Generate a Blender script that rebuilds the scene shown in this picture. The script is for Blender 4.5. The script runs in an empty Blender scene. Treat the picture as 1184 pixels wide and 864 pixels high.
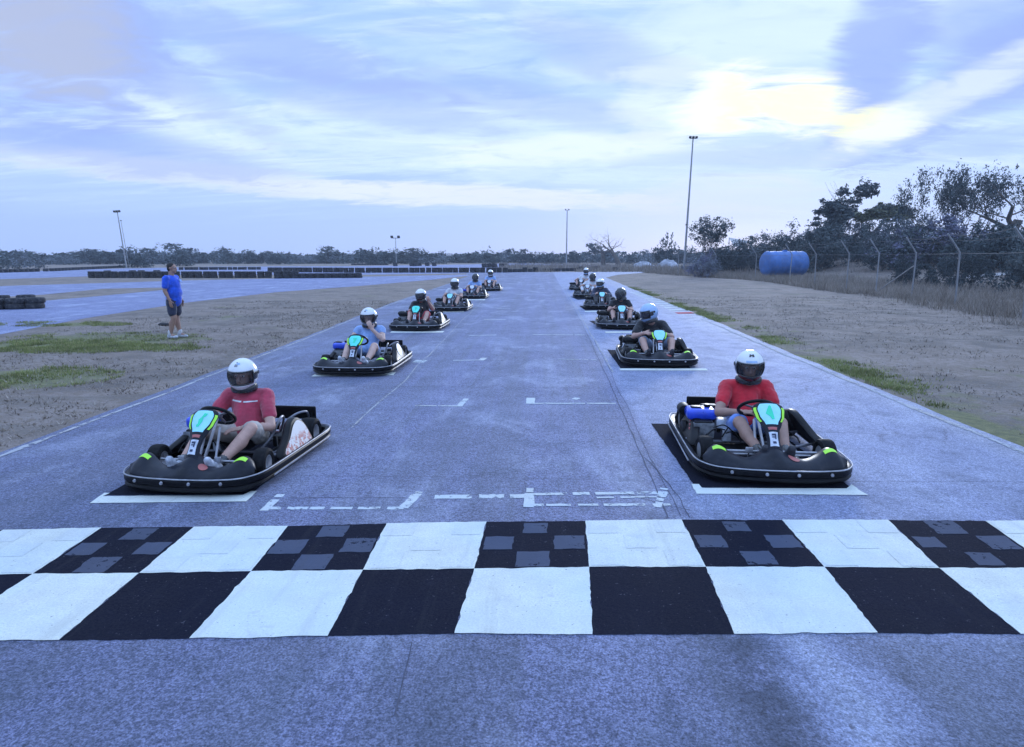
import bpy, bmesh, math, random
from mathutils import Vector, Matrix, Quaternion
from mathutils.bvhtree import BVHTree
from mathutils import noise as mnoise
random.seed(7)
R = math.radians
S = bpy.context.scene
COL = S.collection
# ------------------------------------------------------------------ camera model
FPX, CX, CY, CAMH, YH, VX = 740, 592, 432, 1.8, 297, 629
PITCH = math.atan((CY-YH)/FPX)
YAW = math.atan((VX-CX)/(FPX/math.cos(PITCH)))
def D(x, y):
    r = (x-CX)/FPX; u = -(y-CY)/FPX
    cp, sp = math.cos(PITCH), math.sin(PITCH)
    F = cp+u*sp; U = -sp+u*cp
    c, s = math.cos(YAW), math.sin(YAW)
    return Vector((r*c-F*s, r*s+F*c, U))
def G(x, y, z=0.0):
    d = D(x, y); t = (z-CAMH)/d.z
    return Vector((d.x*t, d.y*t, z))
def AT(x, dist, z=0.0):
    """ground point in the direction of photo column x, dist metres out"""
    d = D(x, YH); d = Vector((d.x, d.y, 0)).normalized()
    return Vector((d.x*dist, d.y*dist, z))
def HT(px, py, dist):
    d = D(px, py); return CAMH+dist*d.z/math.hypot(d.x, d.y)
cam = bpy.data.objects.new('camera', bpy.data.cameras.new('camera')); COL.objects.link(cam)
cam.location = (0, 0, CAMH)
cam.rotation_euler = (R(90)-PITCH, 0, YAW)
cam.data.sensor_width = 36; cam.data.lens = FPX/1184*36
cam.data.clip_start = .05; cam.data.clip_end = 5000
S.camera = cam
# ------------------------------------------------------------------ node helpers
class NT:
    def __init__(s, tree): s.t = tree; s.n = tree.nodes; s.l = tree.links
    def new(s, typ, **kw):
        n = s.n.new(typ)
        for k, v in kw.items():
            if k == 'ins':
                for a, b in v.items(): s.set(n, a, b)
            else: setattr(n, k, v)
        return n
    def set(s, n, a, b):
        sock = n.inputs[a]
        if hasattr(b, 'is_output') or isinstance(b, bpy.types.NodeSocket): s.l.new(b, sock)
        else: sock.default_value = b
    def math(s, op, a, b=None, c=None, clamp=False):
        n = s.new('ShaderNodeMath', operation=op, use_clamp=clamp)
        s.set(n, 0, a)
        if b is not None: s.set(n, 1, b)
        if c is not None: s.set(n, 2, c)
        return n.outputs[0]
    def vmath(s, op, a, b=None):
        n = s.new('ShaderNodeVectorMath', operation=op)
        s.set(n, 0, a)
        if b is not None: s.set(n, 1, b)
        return n
    def mix(s, f, a, b, blend='MIX'):
        n = s.new('ShaderNodeMix', data_type='RGBA', blend_type=blend)
        s.set(n, 0, f)
        s.set(n, 6, a if not isinstance(a, tuple) else (*a[:3], 1)); s.set(n, 7, b if not isinstance(b, tuple) else (*b[:3], 1))
        return n.outputs[2]
    def noise(s, vec, scale, detail=4, rough=.55, dist=0., dim='3D'):
        n = s.new('ShaderNodeTexNoise', noise_dimensions=dim)
        s.l.new(vec, n.inputs['Vector']); n.inputs['Scale'].default_value = scale
        n.inputs['Detail'].default_value = detail; n.inputs['Roughness'].default_value = rough
        n.inputs['Distortion'].default_value = dist
        return n.outputs['Fac']
    def ramp(s, f, lo, hi, interp='SMOOTHSTEP'):
        n = s.new('ShaderNodeMapRange', interpolation_type=interp, clamp=True) if interp != 'LINEAR' else s.new('ShaderNodeMapRange')
        s.set(n, 0, f); s.set(n, 1, lo); s.set(n, 2, hi); s.set(n, 3, 0.); s.set(n, 4, 1.)
        return n.outputs[0]
    def mapping(s, vec, scale=(1, 1, 1), rot=(0, 0, 0), loc=(0, 0, 0)):
        n = s.new('ShaderNodeMapping'); s.l.new(vec, n.inputs[0])
        n.inputs['Location'].default_value = loc; n.inputs['Rotation'].default_value = rot; n.inputs['Scale'].default_value = scale
        return n.outputs[0]
def newmat(name):
    m = bpy.data.materials.new(name); m.use_nodes = True
    nt = NT(m.node_tree); b = m.node_tree.nodes['Principled BSDF']
    return m, nt, b
MATS = {}
def mat(name, col, rough=.6, metal=0., var=.18, scale=9., bump=.0, bscale=60., coat=0., spec=.5, sheen=0., dust=0.):
    if name in MATS: return MATS[name]
    m, nt, b = newmat(name)
    tc = nt.new('ShaderNodeTexCoord').outputs['Object']
    n = nt.noise(tc, scale, 5, .6)
    lo = tuple(c*(1-var) for c in col); hi = tuple(min(1, c*(1+var)) for c in col)
    c = nt.mix(nt.ramp(n, .3, .7), lo, hi)
    if dust:
        n2 = nt.noise(tc, scale*2.3, 6, .7)
        c = nt.mix(nt.math('MULTIPLY', nt.ramp(n2, .45, .75), dust), c, (.30, .28, .27))
    nt.l.new(c, b.inputs['Base Color'])
    b.inputs['Metallic'].default_value = metal
    nt.l.new(nt.math('MULTIPLY_ADD', n, .25, rough-.12, clamp=True), b.inputs['Roughness'])
    b.inputs['Coat Weight'].default_value = coat
    b.inputs['Specular IOR Level'].default_value = spec
    b.inputs['Sheen Weight'].default_value = sheen
    if bump:
        bn = nt.new('ShaderNodeBump'); bn.inputs['Strength'].default_value = bump; bn.inputs['Distance'].default_value = .01
        nt.l.new(nt.noise(tc, bscale, 4, .6), bn.inputs['Height']); nt.l.new(bn.outputs[0], b.inputs['Normal'])
    MATS[name] = m
    return m
# ------------------------------------------------------------------ mesh helpers
class MB:
    def __init__(s): s.v = []; s.f = []; s.mi = []; s.cur = 0
    def add(s, vs, fs):
        o = len(s.v); s.v += [tuple(v) for v in vs]
        for f in fs: s.f.append([o+i for i in f]); s.mi.append(s.cur)
    def box(s, c, size, rot=None, bev=0.):
        hx, hy, hz = [a/2 for a in size]; M = rot or Matrix.Identity(3); c = Vector(c)
        if bev <= 0:
            vs = [c+M@Vector((x*hx, y*hy, z*hz)) for z in (-1, 1) for y in (-1, 1) for x in (-1, 1)]
            s.add(vs, [(0, 2, 3, 1), (4, 5, 7, 6), (0, 1, 5, 4), (2, 6, 7, 3), (0, 4, 6, 2), (1, 3, 7, 5)]); return
        bm = bmesh.new(); bmesh.ops.create_cube(bm, size=2)
        for v in bm.verts: v.co = Vector((v.co.x*hx, v.co.y*hy, v.co.z*hz))
        bmesh.ops.bevel(bm, geom=bm.edges[:]+bm.verts[:], offset=min(bev, hx*.98, hy*.98, hz*.98), segments=3, profile=.5, affect='EDGES')
        s.add([c+M@v.co for v in bm.verts], [[v.index for v in f.verts] for f in bm.faces]) if not bm.verts.index_update() else None
        bm.free()
    def tube(s, pts, rad, n=8, caps=True, closed=False):
        pts = [Vector(p) for p in pts]; k = len(pts)
        if not hasattr(rad, '__len__'): rad = [rad]*k
        rings = []; up = None
        for i, p in enumerate(pts):
            if closed: t = pts[(i+1) % k]-pts[i-1]
            else: t = (pts[min(i+1, k-1)]-pts[max(i-1, 0)])
            t.normalize()
            if up is None:
                up = Vector((0, 0, 1)) if abs(t.z) < .9 else Vector((0, 1, 0))
            a = t.cross(up).normalized(); b = a.cross(t).normalized(); up = b
            rings.append([p+(a*math.cos(q)+b*math.sin(q))*rad[i] for q in [2*math.pi*j/n for j in range(n)]])
        s.loft(rings, caps and not closed, closed)
    def loft(s, rings, caps=True, closed=False, ringclosed=True):
        n = len(rings[0]); o = []; fs = []
        for r in rings: o += r
        k = len(rings)
        for i in range(k if closed else k-1):
            j = (i+1) % k
            for q in range(n if ringclosed else n-1):
                w = (q+1) % n
                fs.append((i*n+q, i*n+w, j*n+w, j*n+q))
        if caps and not closed:
            fs.append(tuple(reversed(range(n)))); fs.append(tuple((k-1)*n+q for q in range(n)))
        s.add(o, fs)
    def capsule(s, p0, r0, p1, r1, n=12):
        p0, p1 = Vector(p0), Vector(p1); d = (p1-p0)
        if d.length < 1e-5: d = Vector((0, 0, 1e-4)); p1 = p0+d
        t = d.normalized()
        pts = []; rr = []
        for a in (-80, -55, -25): pts.append(p0+t*r0*math.sin(R(a))); rr.append(r0*math.cos(R(a)))
        pts.append(p0); rr.append(r0); pts.append(p1); rr.append(r1)
        for a in (25, 55, 80): pts.append(p1+t*r1*math.sin(R(a))); rr.append(r1*math.cos(R(a)))
        up = Vector((0, 0, 1)) if abs(t.z) < .9 else Vector((0, 1, 0))
        a = t.cross(up).normalized(); b = a.cross(t).normalized()
        s.loft([[p+(a*math.cos(2*math.pi*j/n)+b*math.sin(2*math.pi*j/n))*r for j in range(n)] for p, r in zip(pts, rr)])
    def ell(s, c, rad, rot=None, nu=20, nv=12):
        c = Vector(c); M = rot or Matrix.Identity(3); rings = []
        for i in range(1, nv):
            th = math.pi*i/nv-math.pi/2
            rings.append([c+M@Vector((rad[0]*math.cos(th)*math.cos(2*math.pi*j/nu), rad[1]*math.cos(th)*math.sin(2*math.pi*j/nu), rad[2]*math.sin(th))) for j in range(nu)])
        s.loft(rings)
    def lathe(s, prof, axis='X', c=(0, 0, 0), n=24, closed=False):
        c = Vector(c); rings = []
        for r, h in prof:
            ring = []
            for j in range(n):
                a = 2*math.pi*j/n; u, v = r*math.cos(a), r*math.sin(a)
                ring.append(c+(Vector((h, u, v)) if axis == 'X' else Vector((u, h, v)) if axis == 'Y' else Vector((u, v, h))))
            rings.append(ring)
        s.loft(rings, not closed, closed)
    def prism(s, poly, lo, hi, axis='X'):
        def P(a, b, h): return (h, a, b) if axis == 'X' else (a, h, b) if axis == 'Y' else (a, b, h)
        n = len(poly)
        s.add([P(a, b, lo) for a, b in poly]+[P(a, b, hi) for a, b in poly],
              [tuple(reversed(range(n))), tuple(range(n, 2*n))]+[(i, (i+1) % n, n+(i+1) % n, n+i) for i in range(n)])
    def mesh(s, name, mats, smooth=True, ang=38):
        me = bpy.data.meshes.new(name); me.from_pydata(s.v, [], s.f)
        for m in (mats if isinstance(mats, (list, tuple)) else [mats]): me.materials.append(m)
        me.polygons.foreach_set('material_index', s.mi)
        me.polygons.foreach_set('use_smooth', [smooth]*len(s.f))
        me.validate(); me.update()
        if smooth: me.set_sharp_from_angle(angle=R(ang))
        return me
    def build(s, name, mats, parent=None, smooth=True, fix=False, ang=38):
        me = s.mesh(name, mats, smooth, ang)
        if fix:
            bm = bmesh.new(); bm.from_mesh(me); bmesh.ops.recalc_face_normals(bm, faces=bm.faces[:]); bm.to_mesh(me); bm.free()
        return link(name, me, parent)
def link(name, data, parent=None):
    o = bpy.data.objects.new(name, data); COL.objects.link(o); o.parent = parent
    return o
def tag(o, label=None, cat=None, group=None, kind=None):
    if label: o['label'] = label
    if cat: o['category'] = cat
    if group: o['group'] = group
    if kind: o['kind'] = kind
    return o
def empty(name, loc=(0, 0, 0), rz=0., sc=1.):
    o = bpy.data.objects.new(name, None); COL.objects.link(o); o.location = loc; o.rotation_euler = (0, 0, rz); o.scale = (sc,)*3
    o.empty_display_size = .1
    return o
def copy_tree(o, parent=None):
    c = o.copy(); COL.objects.link(c); c.parent = parent
    for ch in list(o.children): copy_tree(ch, c)
    return c
def catmull(P, k=6, closed=False):
    P = [Vector(p) for p in P]; n = len(P); out = []
    for i in range(n if closed else n-1):
        a, b, c, d = (P[(i-1) % n] if closed or i else P[0]), P[i], P[(i+1) % n], (P[(i+2) % n] if closed or i+2 < n else P[-1])
        for j in range(k):
            t = j/k
            out.append(.5*((2*b)+(c-a)*t+(2*a-5*b+4*c-d)*t*t+(3*b-a-3*c+d)*t**3))
    if not closed: out.append(P[-1])
    return out
def sweep(mb, path, prof, closed=True):
    """sweep (outward, z) profile round a 2D path"""
    n = len(path); rings = []
    for i in range(n):
        a = path[i-1] if (closed or i) else path[i]; b = path[(i+1) % n] if (closed or i < n-1) else path[i]
        t = Vector((b[0]-a[0], b[1]-a[1], 0)).normalized(); nn = Vector((t.y, -t.x, 0))
        p = Vector((path[i][0], path[i][1], 0))
        rings.append([p+nn*o+Vector((0, 0, z)) for o, z in prof])
    mb.loft(rings, True, closed)

# ------------------------------------------------------------------ world / light
SUNPX = (880, 110)
sd = D(*SUNPX).normalized()
SUN_EL = math.asin(sd.z); SUN_AZ = math.atan2(sd.x, sd.y)
w = bpy.data.worlds.new('World'); S.world = w; w.use_nodes = True
nt = NT(w.node_tree); bg = w.node_tree.nodes['Background']
sky = nt.new('ShaderNodeTexSky', sky_type='NISHITA'); sky.sun_disc = False
sky.sun_elevation = SUN_EL; sky.sun_rotation = SUN_AZ
sky.air_density = 1.2; sky.dust_density = 1.; sky.ozone_density = 2.5
dirn = nt.vmath('NORMALIZE', nt.new('ShaderNodeTexCoord').outputs['Generated']).outputs[0]
sx = nt.new('ShaderNodeSeparateXYZ'); nt.l.new(dirn, sx.inputs[0])
zz = nt.math('MAXIMUM', sx.outputs[2], 0.0)
den = nt.math('ADD', zz, .13)
cmb = nt.new('ShaderNodeCombineXYZ')
nt.l.new(nt.math('DIVIDE', sx.outputs[0], den), cmb.inputs[0]); nt.l.new(nt.math('DIVIDE', sx.outputs[1], den), cmb.inputs[1])
uv = cmb.outputs[0]
def dirmask(px, py, inner, outer, sxy=(1, 1)):
    """soft blob round a sky direction: radii in degrees"""
    v = D(px, py).normalized()
    dt = nt.vmath('DOT_PRODUCT', dirn, tuple(v)).outputs['Value']
    return nt.ramp(dt, math.cos(R(outer)), math.cos(R(inner)))
def elongmask(px, py, ah, av, tilt=0.):
    """elliptical soft mask, ah/av semi axes (deg), tilt deg"""
    v = D(px, py).normalized(); rt = Vector((v.y, -v.x, 0)).normalized(); up = rt.cross(v)
    c, s_ = math.cos(R(tilt)), math.sin(R(tilt))
    a, b = rt*c+up*s_, up*c-rt*s_
    da = nt.math('DIVIDE', nt.vmath('DOT_PRODUCT', dirn, tuple(a)).outputs['Value'], math.sin(R(ah)))
    db = nt.math('DIVIDE', nt.vmath('DOT_PRODUCT', dirn, tuple(b)).outputs['Value'], math.sin(R(av)))
    q = nt.math('ADD', nt.math('MULTIPLY', da, da), nt.math('MULTIPLY', db, db))
    front = nt.ramp(nt.vmath('DOT_PRODUCT', dirn, tuple(v)).outputs['Value'], .2, .5)
    q = nt.math('ADD', q, nt.math('MULTIPLY', nt.math('SUBTRACT', nE, .5), 3.6))
    return nt.math('MULTIPLY', nt.ramp(q, 1.15, .1), front)
m1 = nt.mapping(uv, (.45, 1.5, 1), (0, 0, R(-14)))
nA = nt.noise(m1, 1.25, 8, .58, .9)
nB = nt.noise(nt.mapping(uv, (1.0, 2.2, 1), (0, 0, R(-14)), (3, 7, 0)), 2.0, 8, .6, 1.0)
nC = nt.noise(nt.mapping(uv, (.35, 1.8, 1), (0, 0, R(-24)), (9, 2, 4)), 2.6, 8, .62, .6)
nE = nt.math('ADD', nt.math('MULTIPLY', nB, .55), nt.math('MULTIPLY', nt.noise(nt.mapping(uv, (1.3, 1.6, 1), (0, 0, R(35)), (1, 5, 2)), 2.2, 8, .62, 1.2), .45))
base = nt.mix(1., sky.outputs[0], (.80, .86, 1.12), 'MULTIPLY')
bs = nt.mix(1., base, (.115, .115, .115), 'MULTIPLY')
grad = nt.ramp(zz, 0., .62)
hor = nt.mix(grad, (.49, .60, .98), (.36, .55, .97))
bs = nt.mix(.90, bs, hor)
cl = nt.math('ADD', nt.math('MULTIPLY', nA, .7), nt.math('MULTIPLY', nC, .3))
cm = nt.ramp(cl, .40, .62)
cm = nt.math('MULTIPLY', cm, nt.ramp(zz, .02, .16))
c1 = nt.mix(nt.math('MULTIPLY', cm, .9), bs, (.66, .77, 1.04))
hi = nt.math('MULTIPLY', nt.ramp(nt.math('ADD', nt.math('MULTIPLY', nC, .5), nt.math('MULTIPLY', nB, .5)), .49, .66), nt.ramp(zz, .03, .16))
c1 = nt.mix(nt.math('MULTIPLY', hi, .8), c1, (.88, .92, 1.02))
# grey violet streaks
dk = nt.math('MULTIPLY', nt.ramp(nB, .50, .68), nt.ramp(zz, .06, .24))
c1 = nt.mix(nt.math('MULTIPLY', dk, .7), c1, (.35, .49, .86))
# warm low bands
for (px, py, ah, av, ti, k, colr) in [(540, 226, 26, 1.1, -2.5, .9, (.90, .86, .92)), (250, 205, 20, 1.2, -4, .85, (.88, .86, .93)), (660, 172, 13, 1.5, 3, .8, (.98, .95, .92)),
                                (560, 160, 24, 4, -4, .5, (.86, .92, 1.0)), (160, 110, 14, 3., -22, .6, (.88, .92, 1.0)), (820, 235, 11, 2.4, 4, .5, (.80, .78, .90)), (900, 25, 18, 3.5, 5, .55, (.84, .90, 1.0))]:
    c1 = nt.mix(nt.math('MULTIPLY', elongmask(px, py, ah, av, ti), k), c1, colr)
for (px, py, ah, av, ti, k) in [(1012, 70, 3.2, 8.5, -14, .85), (1150, 85, 9, 2.8, 32, .8), (45, 35, 9, 6.5, -20, .9), (160, 75, 12, 2.2, -24, .6), (330, 60, 14, 2.0, -10, .6), (430, 120, 14, 2.0, -8, .5), (120, 170, 16, 2.2, -6, .6), (700, 60, 10, 2.2, -20, .5), (620, 120, 14, 1.7, -12, .45), (960, 175, 18, 1.6, 0, .35), (1165, 10, 6, 4, 10, .6)]:
    c1 = nt.mix(nt.math('MULTIPLY', elongmask(px, py, ah, av, ti), k), c1, (.36, .44, .80))
for (px, py, ah, av, ti, k, colr) in [(835, 122, 4.6, 3.0, 10, .97, (1.15, 1.05, .72)), (925, 124, 4.6, 2.7, -6, .97, (1.15, 1.05, .72)), (1015, 146, 3.6, 1.7, 3, .97, (1.1, 1.0, .66)), (770, 120, 5, 4, 0, .5, (.95, .95, 1.)), (1080, 120, 9, 1.6, 25, .6, (.95, .95, .95))]:
    c1 = nt.mix(nt.math('MULTIPLY', elongmask(px, py, ah, av, ti), k), c1, colr)
c1 = nt.mix(nt.math('MULTIPLY', elongmask(25, 20, 7, 5, -15), .8), c1, (.50, .50, .62))
below = nt.ramp(sx.outputs[2], -.02, .0)
c1 = nt.mix(below, (.12, .14, .22), c1)
sc_ = nt.mix(1., c1, (7.35, 8.25, 8.85), 'MULTIPLY')
zb = nt.math('MULTIPLY_ADD', nt.ramp(sx.outputs[2], .42, .75), .75, 1.)  # overhead sky, out of view, brightened to add light to the scene
sc_ = nt.vmath('MULTIPLY', sc_, nt.new('ShaderNodeCombineXYZ', ins={0: zb, 1: zb, 2: zb}).outputs[0]).outputs[0]
nt.l.new(sc_, bg.inputs[0]); bg.inputs[1].default_value = .14
sun = bpy.data.objects.new('sun', bpy.data.lights.new('sun', 'SUN')); COL.objects.link(sun)
sun.data.energy = 1.5; sun.data.angle = R(11); sun.data.color = (.82, .88, 1.)
sun.rotation_euler = Vector((-sd.x, -sd.y, -sd.z)).to_track_quat('-Z', 'Y').to_euler()
sun.location = (10, 30, 20)
S.view_settings.view_transform = 'Standard'; S.view_settings.look = 'None'; S.view_settings.gamma = 1.; S.view_settings.exposure = 0.

# ------------------------------------------------------------------ ground materials
def pos(nt): return nt.new('ShaderNodeNewGeometry').outputs['Position']
def blobmask(nt, P, c, rad, nz, k=.9):
    d = nt.vmath('SUBTRACT', P, (c[0], c[1], 0)).outputs[0]
    d = nt.vmath('MULTIPLY', d, (1/rad[0], 1/rad[1], 0)).outputs[0]
    L = nt.vmath('LENGTH', d).outputs['Value']
    return nt.ramp(nt.math('ADD', nt.math('SUBTRACT', 1., L), nt.math('MULTIPLY', nt.math('SUBTRACT', nz, .5), k*2.2)), 0., .35)
def ground_material():
    m, nt, b = newmat('dry_ground'); P = pos(nt)
    big = nt.noise(P, .33, 6, .65, .6); mid = nt.noise(P, 1.1, 6, .65, .4); fine = nt.noise(P, 9, 6, .7); vf = nt.noise(P, 42, 4, .7)
    c = nt.mix(nt.ramp(big, .42, .58), (.255, .21, .185), (.165, .145, .135))
    c = nt.mix(nt.math('MULTIPLY', nt.ramp(mid, .42, .62), .7), c, (.34, .285, .26))
    c = nt.mix(nt.math('MULTIPLY', nt.ramp(fine, .47, .60), .75), c, (.20, .16, .12))
    c = nt.mix(nt.math('MULTIPLY', nt.ramp(vf, .52, .66), .45), c, (.46, .38, .33))
    st = nt.noise(nt.mapping(P, (.25, 1.3, 1)), 1.0, 6, .65)
    c = nt.mix(nt.math('MULTIPLY', nt.ramp(st, .54, .68), .5), c, (.20, .18, .16))
    nz = nt.noise(P, .9, 6, .7, .5)
    green = None
    for q in GREEN:
        k = blobmask(nt, P, q[0], q[1], nz)
        green = k if green is None else nt.math('MAXIMUM', green, k)
    sxp = nt.new('ShaderNodeSeparateXYZ'); nt.l.new(P, sxp.inputs[0])
    edge = nt.ramp(nt.math('ABSOLUTE', nt.math('SUBTRACT', sxp.outputs[0], 5.15)), .75, .1)
    edge = nt.math('MULTIPLY', edge, nt.math('MULTIPLY', nt.ramp(nt.noise(P, 1.6, 6, .7), .45, .6), .75))
    edge = nt.math('MULTIPLY', edge, nt.ramp(sxp.outputs[1], 45, 30))
    green = nt.math('MAXIMUM', green, edge)
    sp = nt.math('MULTIPLY', nt.ramp(nt.noise(P, .45, 6, .7), .60, .68), .8)
    green = nt.math('MULTIPLY', nt.math('MAXIMUM', green, sp), nt.math('MULTIPLY_ADD', fine, .7, .45), clamp=True)
    gc = nt.mix(nt.ramp(fine, .4, .62), (.15, .165, .075), (.24, .235, .115))
    c = nt.mix(green, c, gc)
    nt.l.new(c, b.inputs['Base Color']); b.inputs['Roughness'].default_value = .95; b.inputs['Specular IOR Level'].default_value = .15
    h = nt.math('ADD', nt.math('MULTIPLY', fine, 1.), nt.math('MULTIPLY', vf, .6))
    bn = nt.new('ShaderNodeBump'); bn.inputs['Strength'].default_value = .9; bn.inputs['Distance'].default_value = .05
    nt.l.new(h, bn.inputs['Height']); nt.l.new(bn.outputs[0], b.inputs['Normal'])
    return m
GREEN = [(G(120, 393), (2.2, 1.3)), (G(40, 400), (2.0, .9)), (G(20, 437), (1.4, .9)), (G(80, 402), (1.8, .8)), (G(150, 402), (1.5, .6)), (G(250, 455), (.5, .3)), (G(70, 375), (2.0, .6)), (G(930, 420), (.9, 1.2)), (G(1120, 487), (.35, 1.0)), (G(1010, 438), (.35, 1.1)), (G(1175, 508), (.5, .8)), (G(975, 425), (.4, .8))]
def asphalt_material(name, tone=1., straight=True):
    m, nt, b = newmat(name); P = pos(nt)
    sp = nt.new('ShaderNodeSeparateXYZ'); nt.l.new(P, sp.inputs[0]); X = sp.outputs[0]; Y = sp.outputs[1]
    gr = nt.noise(P, 95, 5, .75); gr2 = nt.noise(P, 38, 4, .6); mid = nt.noise(P, 2.6, 6, .65); big = nt.noise(P, .5, 4, .6)
    vor = nt.new('ShaderNodeTexVoronoi'); nt.l.new(P, vor.inputs['Vector']); vor.inputs['Scale'].default_value = 110
    A = lambda r, g, b_: (r*tone*1.04, g*tone*1.07, b_*tone*1.07)
    c = nt.mix(nt.ramp(gr, .38, .62, 'LINEAR'), A(.13, .14, .24), A(.23, .24, .39))
    c = nt.mix(nt.math('MULTIPLY', nt.ramp(vor.outputs['Distance'], .35, .1), .30), c, A(.36, .39, .58))
    c = nt.mix(nt.math('MULTIPLY', nt.ramp(gr2, .50, .62), .5), c, A(.08, .09, .17))
    bl2 = nt.noise(nt.mapping(P, (1.1, .5, 1), (0, 0, R(20)), (5, 3, 0)), 1.0, 7, .68, .5)
    if straight:
        st = nt.noise(nt.mapping(P, (2.1, .07, 1)), 1., 6, .65)
        st2 = nt.noise(nt.mapping(P, (7., .16, 1), (0, 0, R(2))), 1., 5, .6)
        c = nt.mix(nt.math('MULTIPLY', nt.ramp(st, .40, .62), .55), c, A(.14, .15, .21))
        c = nt.mix(nt.math('MULTIPLY', nt.ramp(st2, .50, .66), .4), c, A(.13, .14, .19))
        # paler relaid lane to the right of the long joint
        wob = nt.math('MULTIPLY', nt.math('SUBTRACT', nt.noise(P, 1.1, 6, .72), .5), .6)
        lane = nt.ramp(nt.math('ADD', X, nt.math('MULTIPLY', wob, .5)), .98, 1.12)
        c = nt.mix(nt.math('MULTIPLY', lane, .36), c, A(.42, .46, .66))
        # polished band at the left and dark rubbered band
        lft = nt.ramp(nt.math('ADD', X, wob), -1.9, -2.6)
        c = nt.mix(nt.math('MULTIPLY', lft, .28), c, A(.11, .12, .17))
        edgeb = nt.ramp(nt.math('ADD', X, nt.math('MULTIPLY', wob, .4)), 4.0, 4.5)
        c = nt.mix(nt.math('MULTIPLY', edgeb, .4), c, A(.40, .39, .43))
    near = nt.ramp(Y, 5.5, 2.5)
    bl = nt.noise(nt.mapping(P, (1.4, .55, 1), (0, 0, R(-24))), 1.0, 7, .68, .5)
    c = nt.mix(nt.math('MULTIPLY', nt.math('MULTIPLY', nt.ramp(bl, .47, .60), near), .55), c, A(.085, .10, .15))
    c = nt.mix(nt.math('MULTIPLY', nt.ramp(bl2, .50, .66), .45), c, A(.40, .42, .56))
    c = nt.mix(nt.math('MULTIPLY', nt.ramp(mid, .46, .68), .42), c, A(.10, .115, .17))
    c = nt.mix(nt.math('MULTIPLY', nt.ramp(big, .45, .7), .25), c, A(.32, .35, .52))
    if straight:
        # darker stain running down by the joint near the camera
        stn = nt.ramp(nt.math('ABSOLUTE', nt.math('ADD', nt.math('SUBTRACT', X, .95), nt.math('MULTIPLY', wob, 1.0))), .30, .03)
        stn = nt.math('MULTIPLY', stn, nt.ramp(Y, 3.6, 2.7))
        stn = nt.math('MULTIPLY', stn, nt.ramp(nt.noise(P, 4.5, 6, .7), .33, .56))
        c = nt.mix(nt.math('MULTIPLY', stn, .85), c, A(.07, .08, .12))
        dk2 = nt.math('MULTIPLY', nt.ramp(nt.math('ADD', X, wob), 1.42, 1.62), nt.ramp(nt.math('ADD', X, wob), 2.6, 1.7))
        dk2 = nt.math('MULTIPLY', dk2, nt.ramp(Y, 3.1, 2.6))
        c = nt.mix(nt.math('MULTIPLY', dk2, .6), c, A(.09, .10, .14))
        ltk = nt.math('MULTIPLY', nt.ramp(nt.math('ABSOLUTE', nt.math('ADD', nt.math('SUBTRACT', X, 1.28), nt.math('MULTIPLY', wob, .5))), .16, .02), nt.ramp(Y, 3.1, 2.7))
        c = nt.mix(nt.math('MULTIPLY', nt.math('MULTIPLY', ltk, nt.ramp(bl2, .35, .6)), .38), c, A(.44, .46, .58))
    gm = nt.math('MULTIPLY_ADD', nt.ramp(gr, .36, .64, 'LINEAR'), .95, .50)
    gm = nt.math('MULTIPLY', gm, nt.math('MULTIPLY_ADD', nt.ramp(gr2, .44, .58), -.22, 1.08))
    c = nt.vmath('MULTIPLY', c, nt.new('ShaderNodeCombineXYZ', ins={0: gm, 1: gm, 2: gm}).outputs[0]).outputs[0]
    pit = nt.ramp(nt.noise(P, 60, 2, .5), .66, .70)
    c = nt.mix(nt.math('MULTIPLY', pit, .6), c, (.03, .035, .05))
    spk = nt.ramp(nt.noise(P, 17, 3, .5), .72, .76)
    c = nt.mix(nt.math('MULTIPLY', spk, .6), c, (.05, .05, .07))
    # fine crazing
    v2 = nt.new('ShaderNodeTexVoronoi', feature='DISTANCE_TO_EDGE'); v2.inputs['Scale'].default_value = .55
    nt.l.new(nt.vmath('ADD', P, nt.vmath('MULTIPLY', nt.vmath('SUBTRACT', nt.new('ShaderNodeTexNoise').outputs['Color'], (.5, .5, .5)).outputs[0], (0, 0, 0)).outputs[0]).outputs[0], v2.inputs['Vector'])
    nd = nt.new('ShaderNodeTexNoise'); nt.l.new(P, nd.inputs['Vector']); nd.inputs['Scale'].default_value = 2.2; nd.inputs['Detail'].default_value = 6
    nt.l.new(nt.vmath('ADD', P, nt.vmath('MULTIPLY', nt.vmath('SUBTRACT', nd.outputs['Color'], (.5, .5, .5)).outputs[0], (.9, .9, 0)).outputs[0]).outputs[0], v2.inputs['Vector'])
    ck = nt.math('MULTIPLY', nt.ramp(v2.outputs['Distance'], .010, .002), nt.ramp(nt.noise(P, .35, 3, .5), .5, .6))
    c = nt.mix(nt.math('MULTIPLY', ck, .35), c, (.04, .04, .06))
    nt.l.new(c, b.inputs['Base Color'])
    nt.l.new(nt.math('MULTIPLY_ADD', mid, .2, .62), b.inputs['Roughness']); b.inputs['Specular IOR Level'].default_value = .35
    bn = nt.new('ShaderNodeBump'); bn.inputs['Strength'].default_value = 1.; bn.inputs['Distance'].default_value = .012
    nt.l.new(nt.math('ADD', gr, nt.math('MULTIPLY', gr2, .8)), bn.inputs['Height']); nt.l.new(bn.outputs[0], b.inputs['Normal'])
    return m
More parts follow.
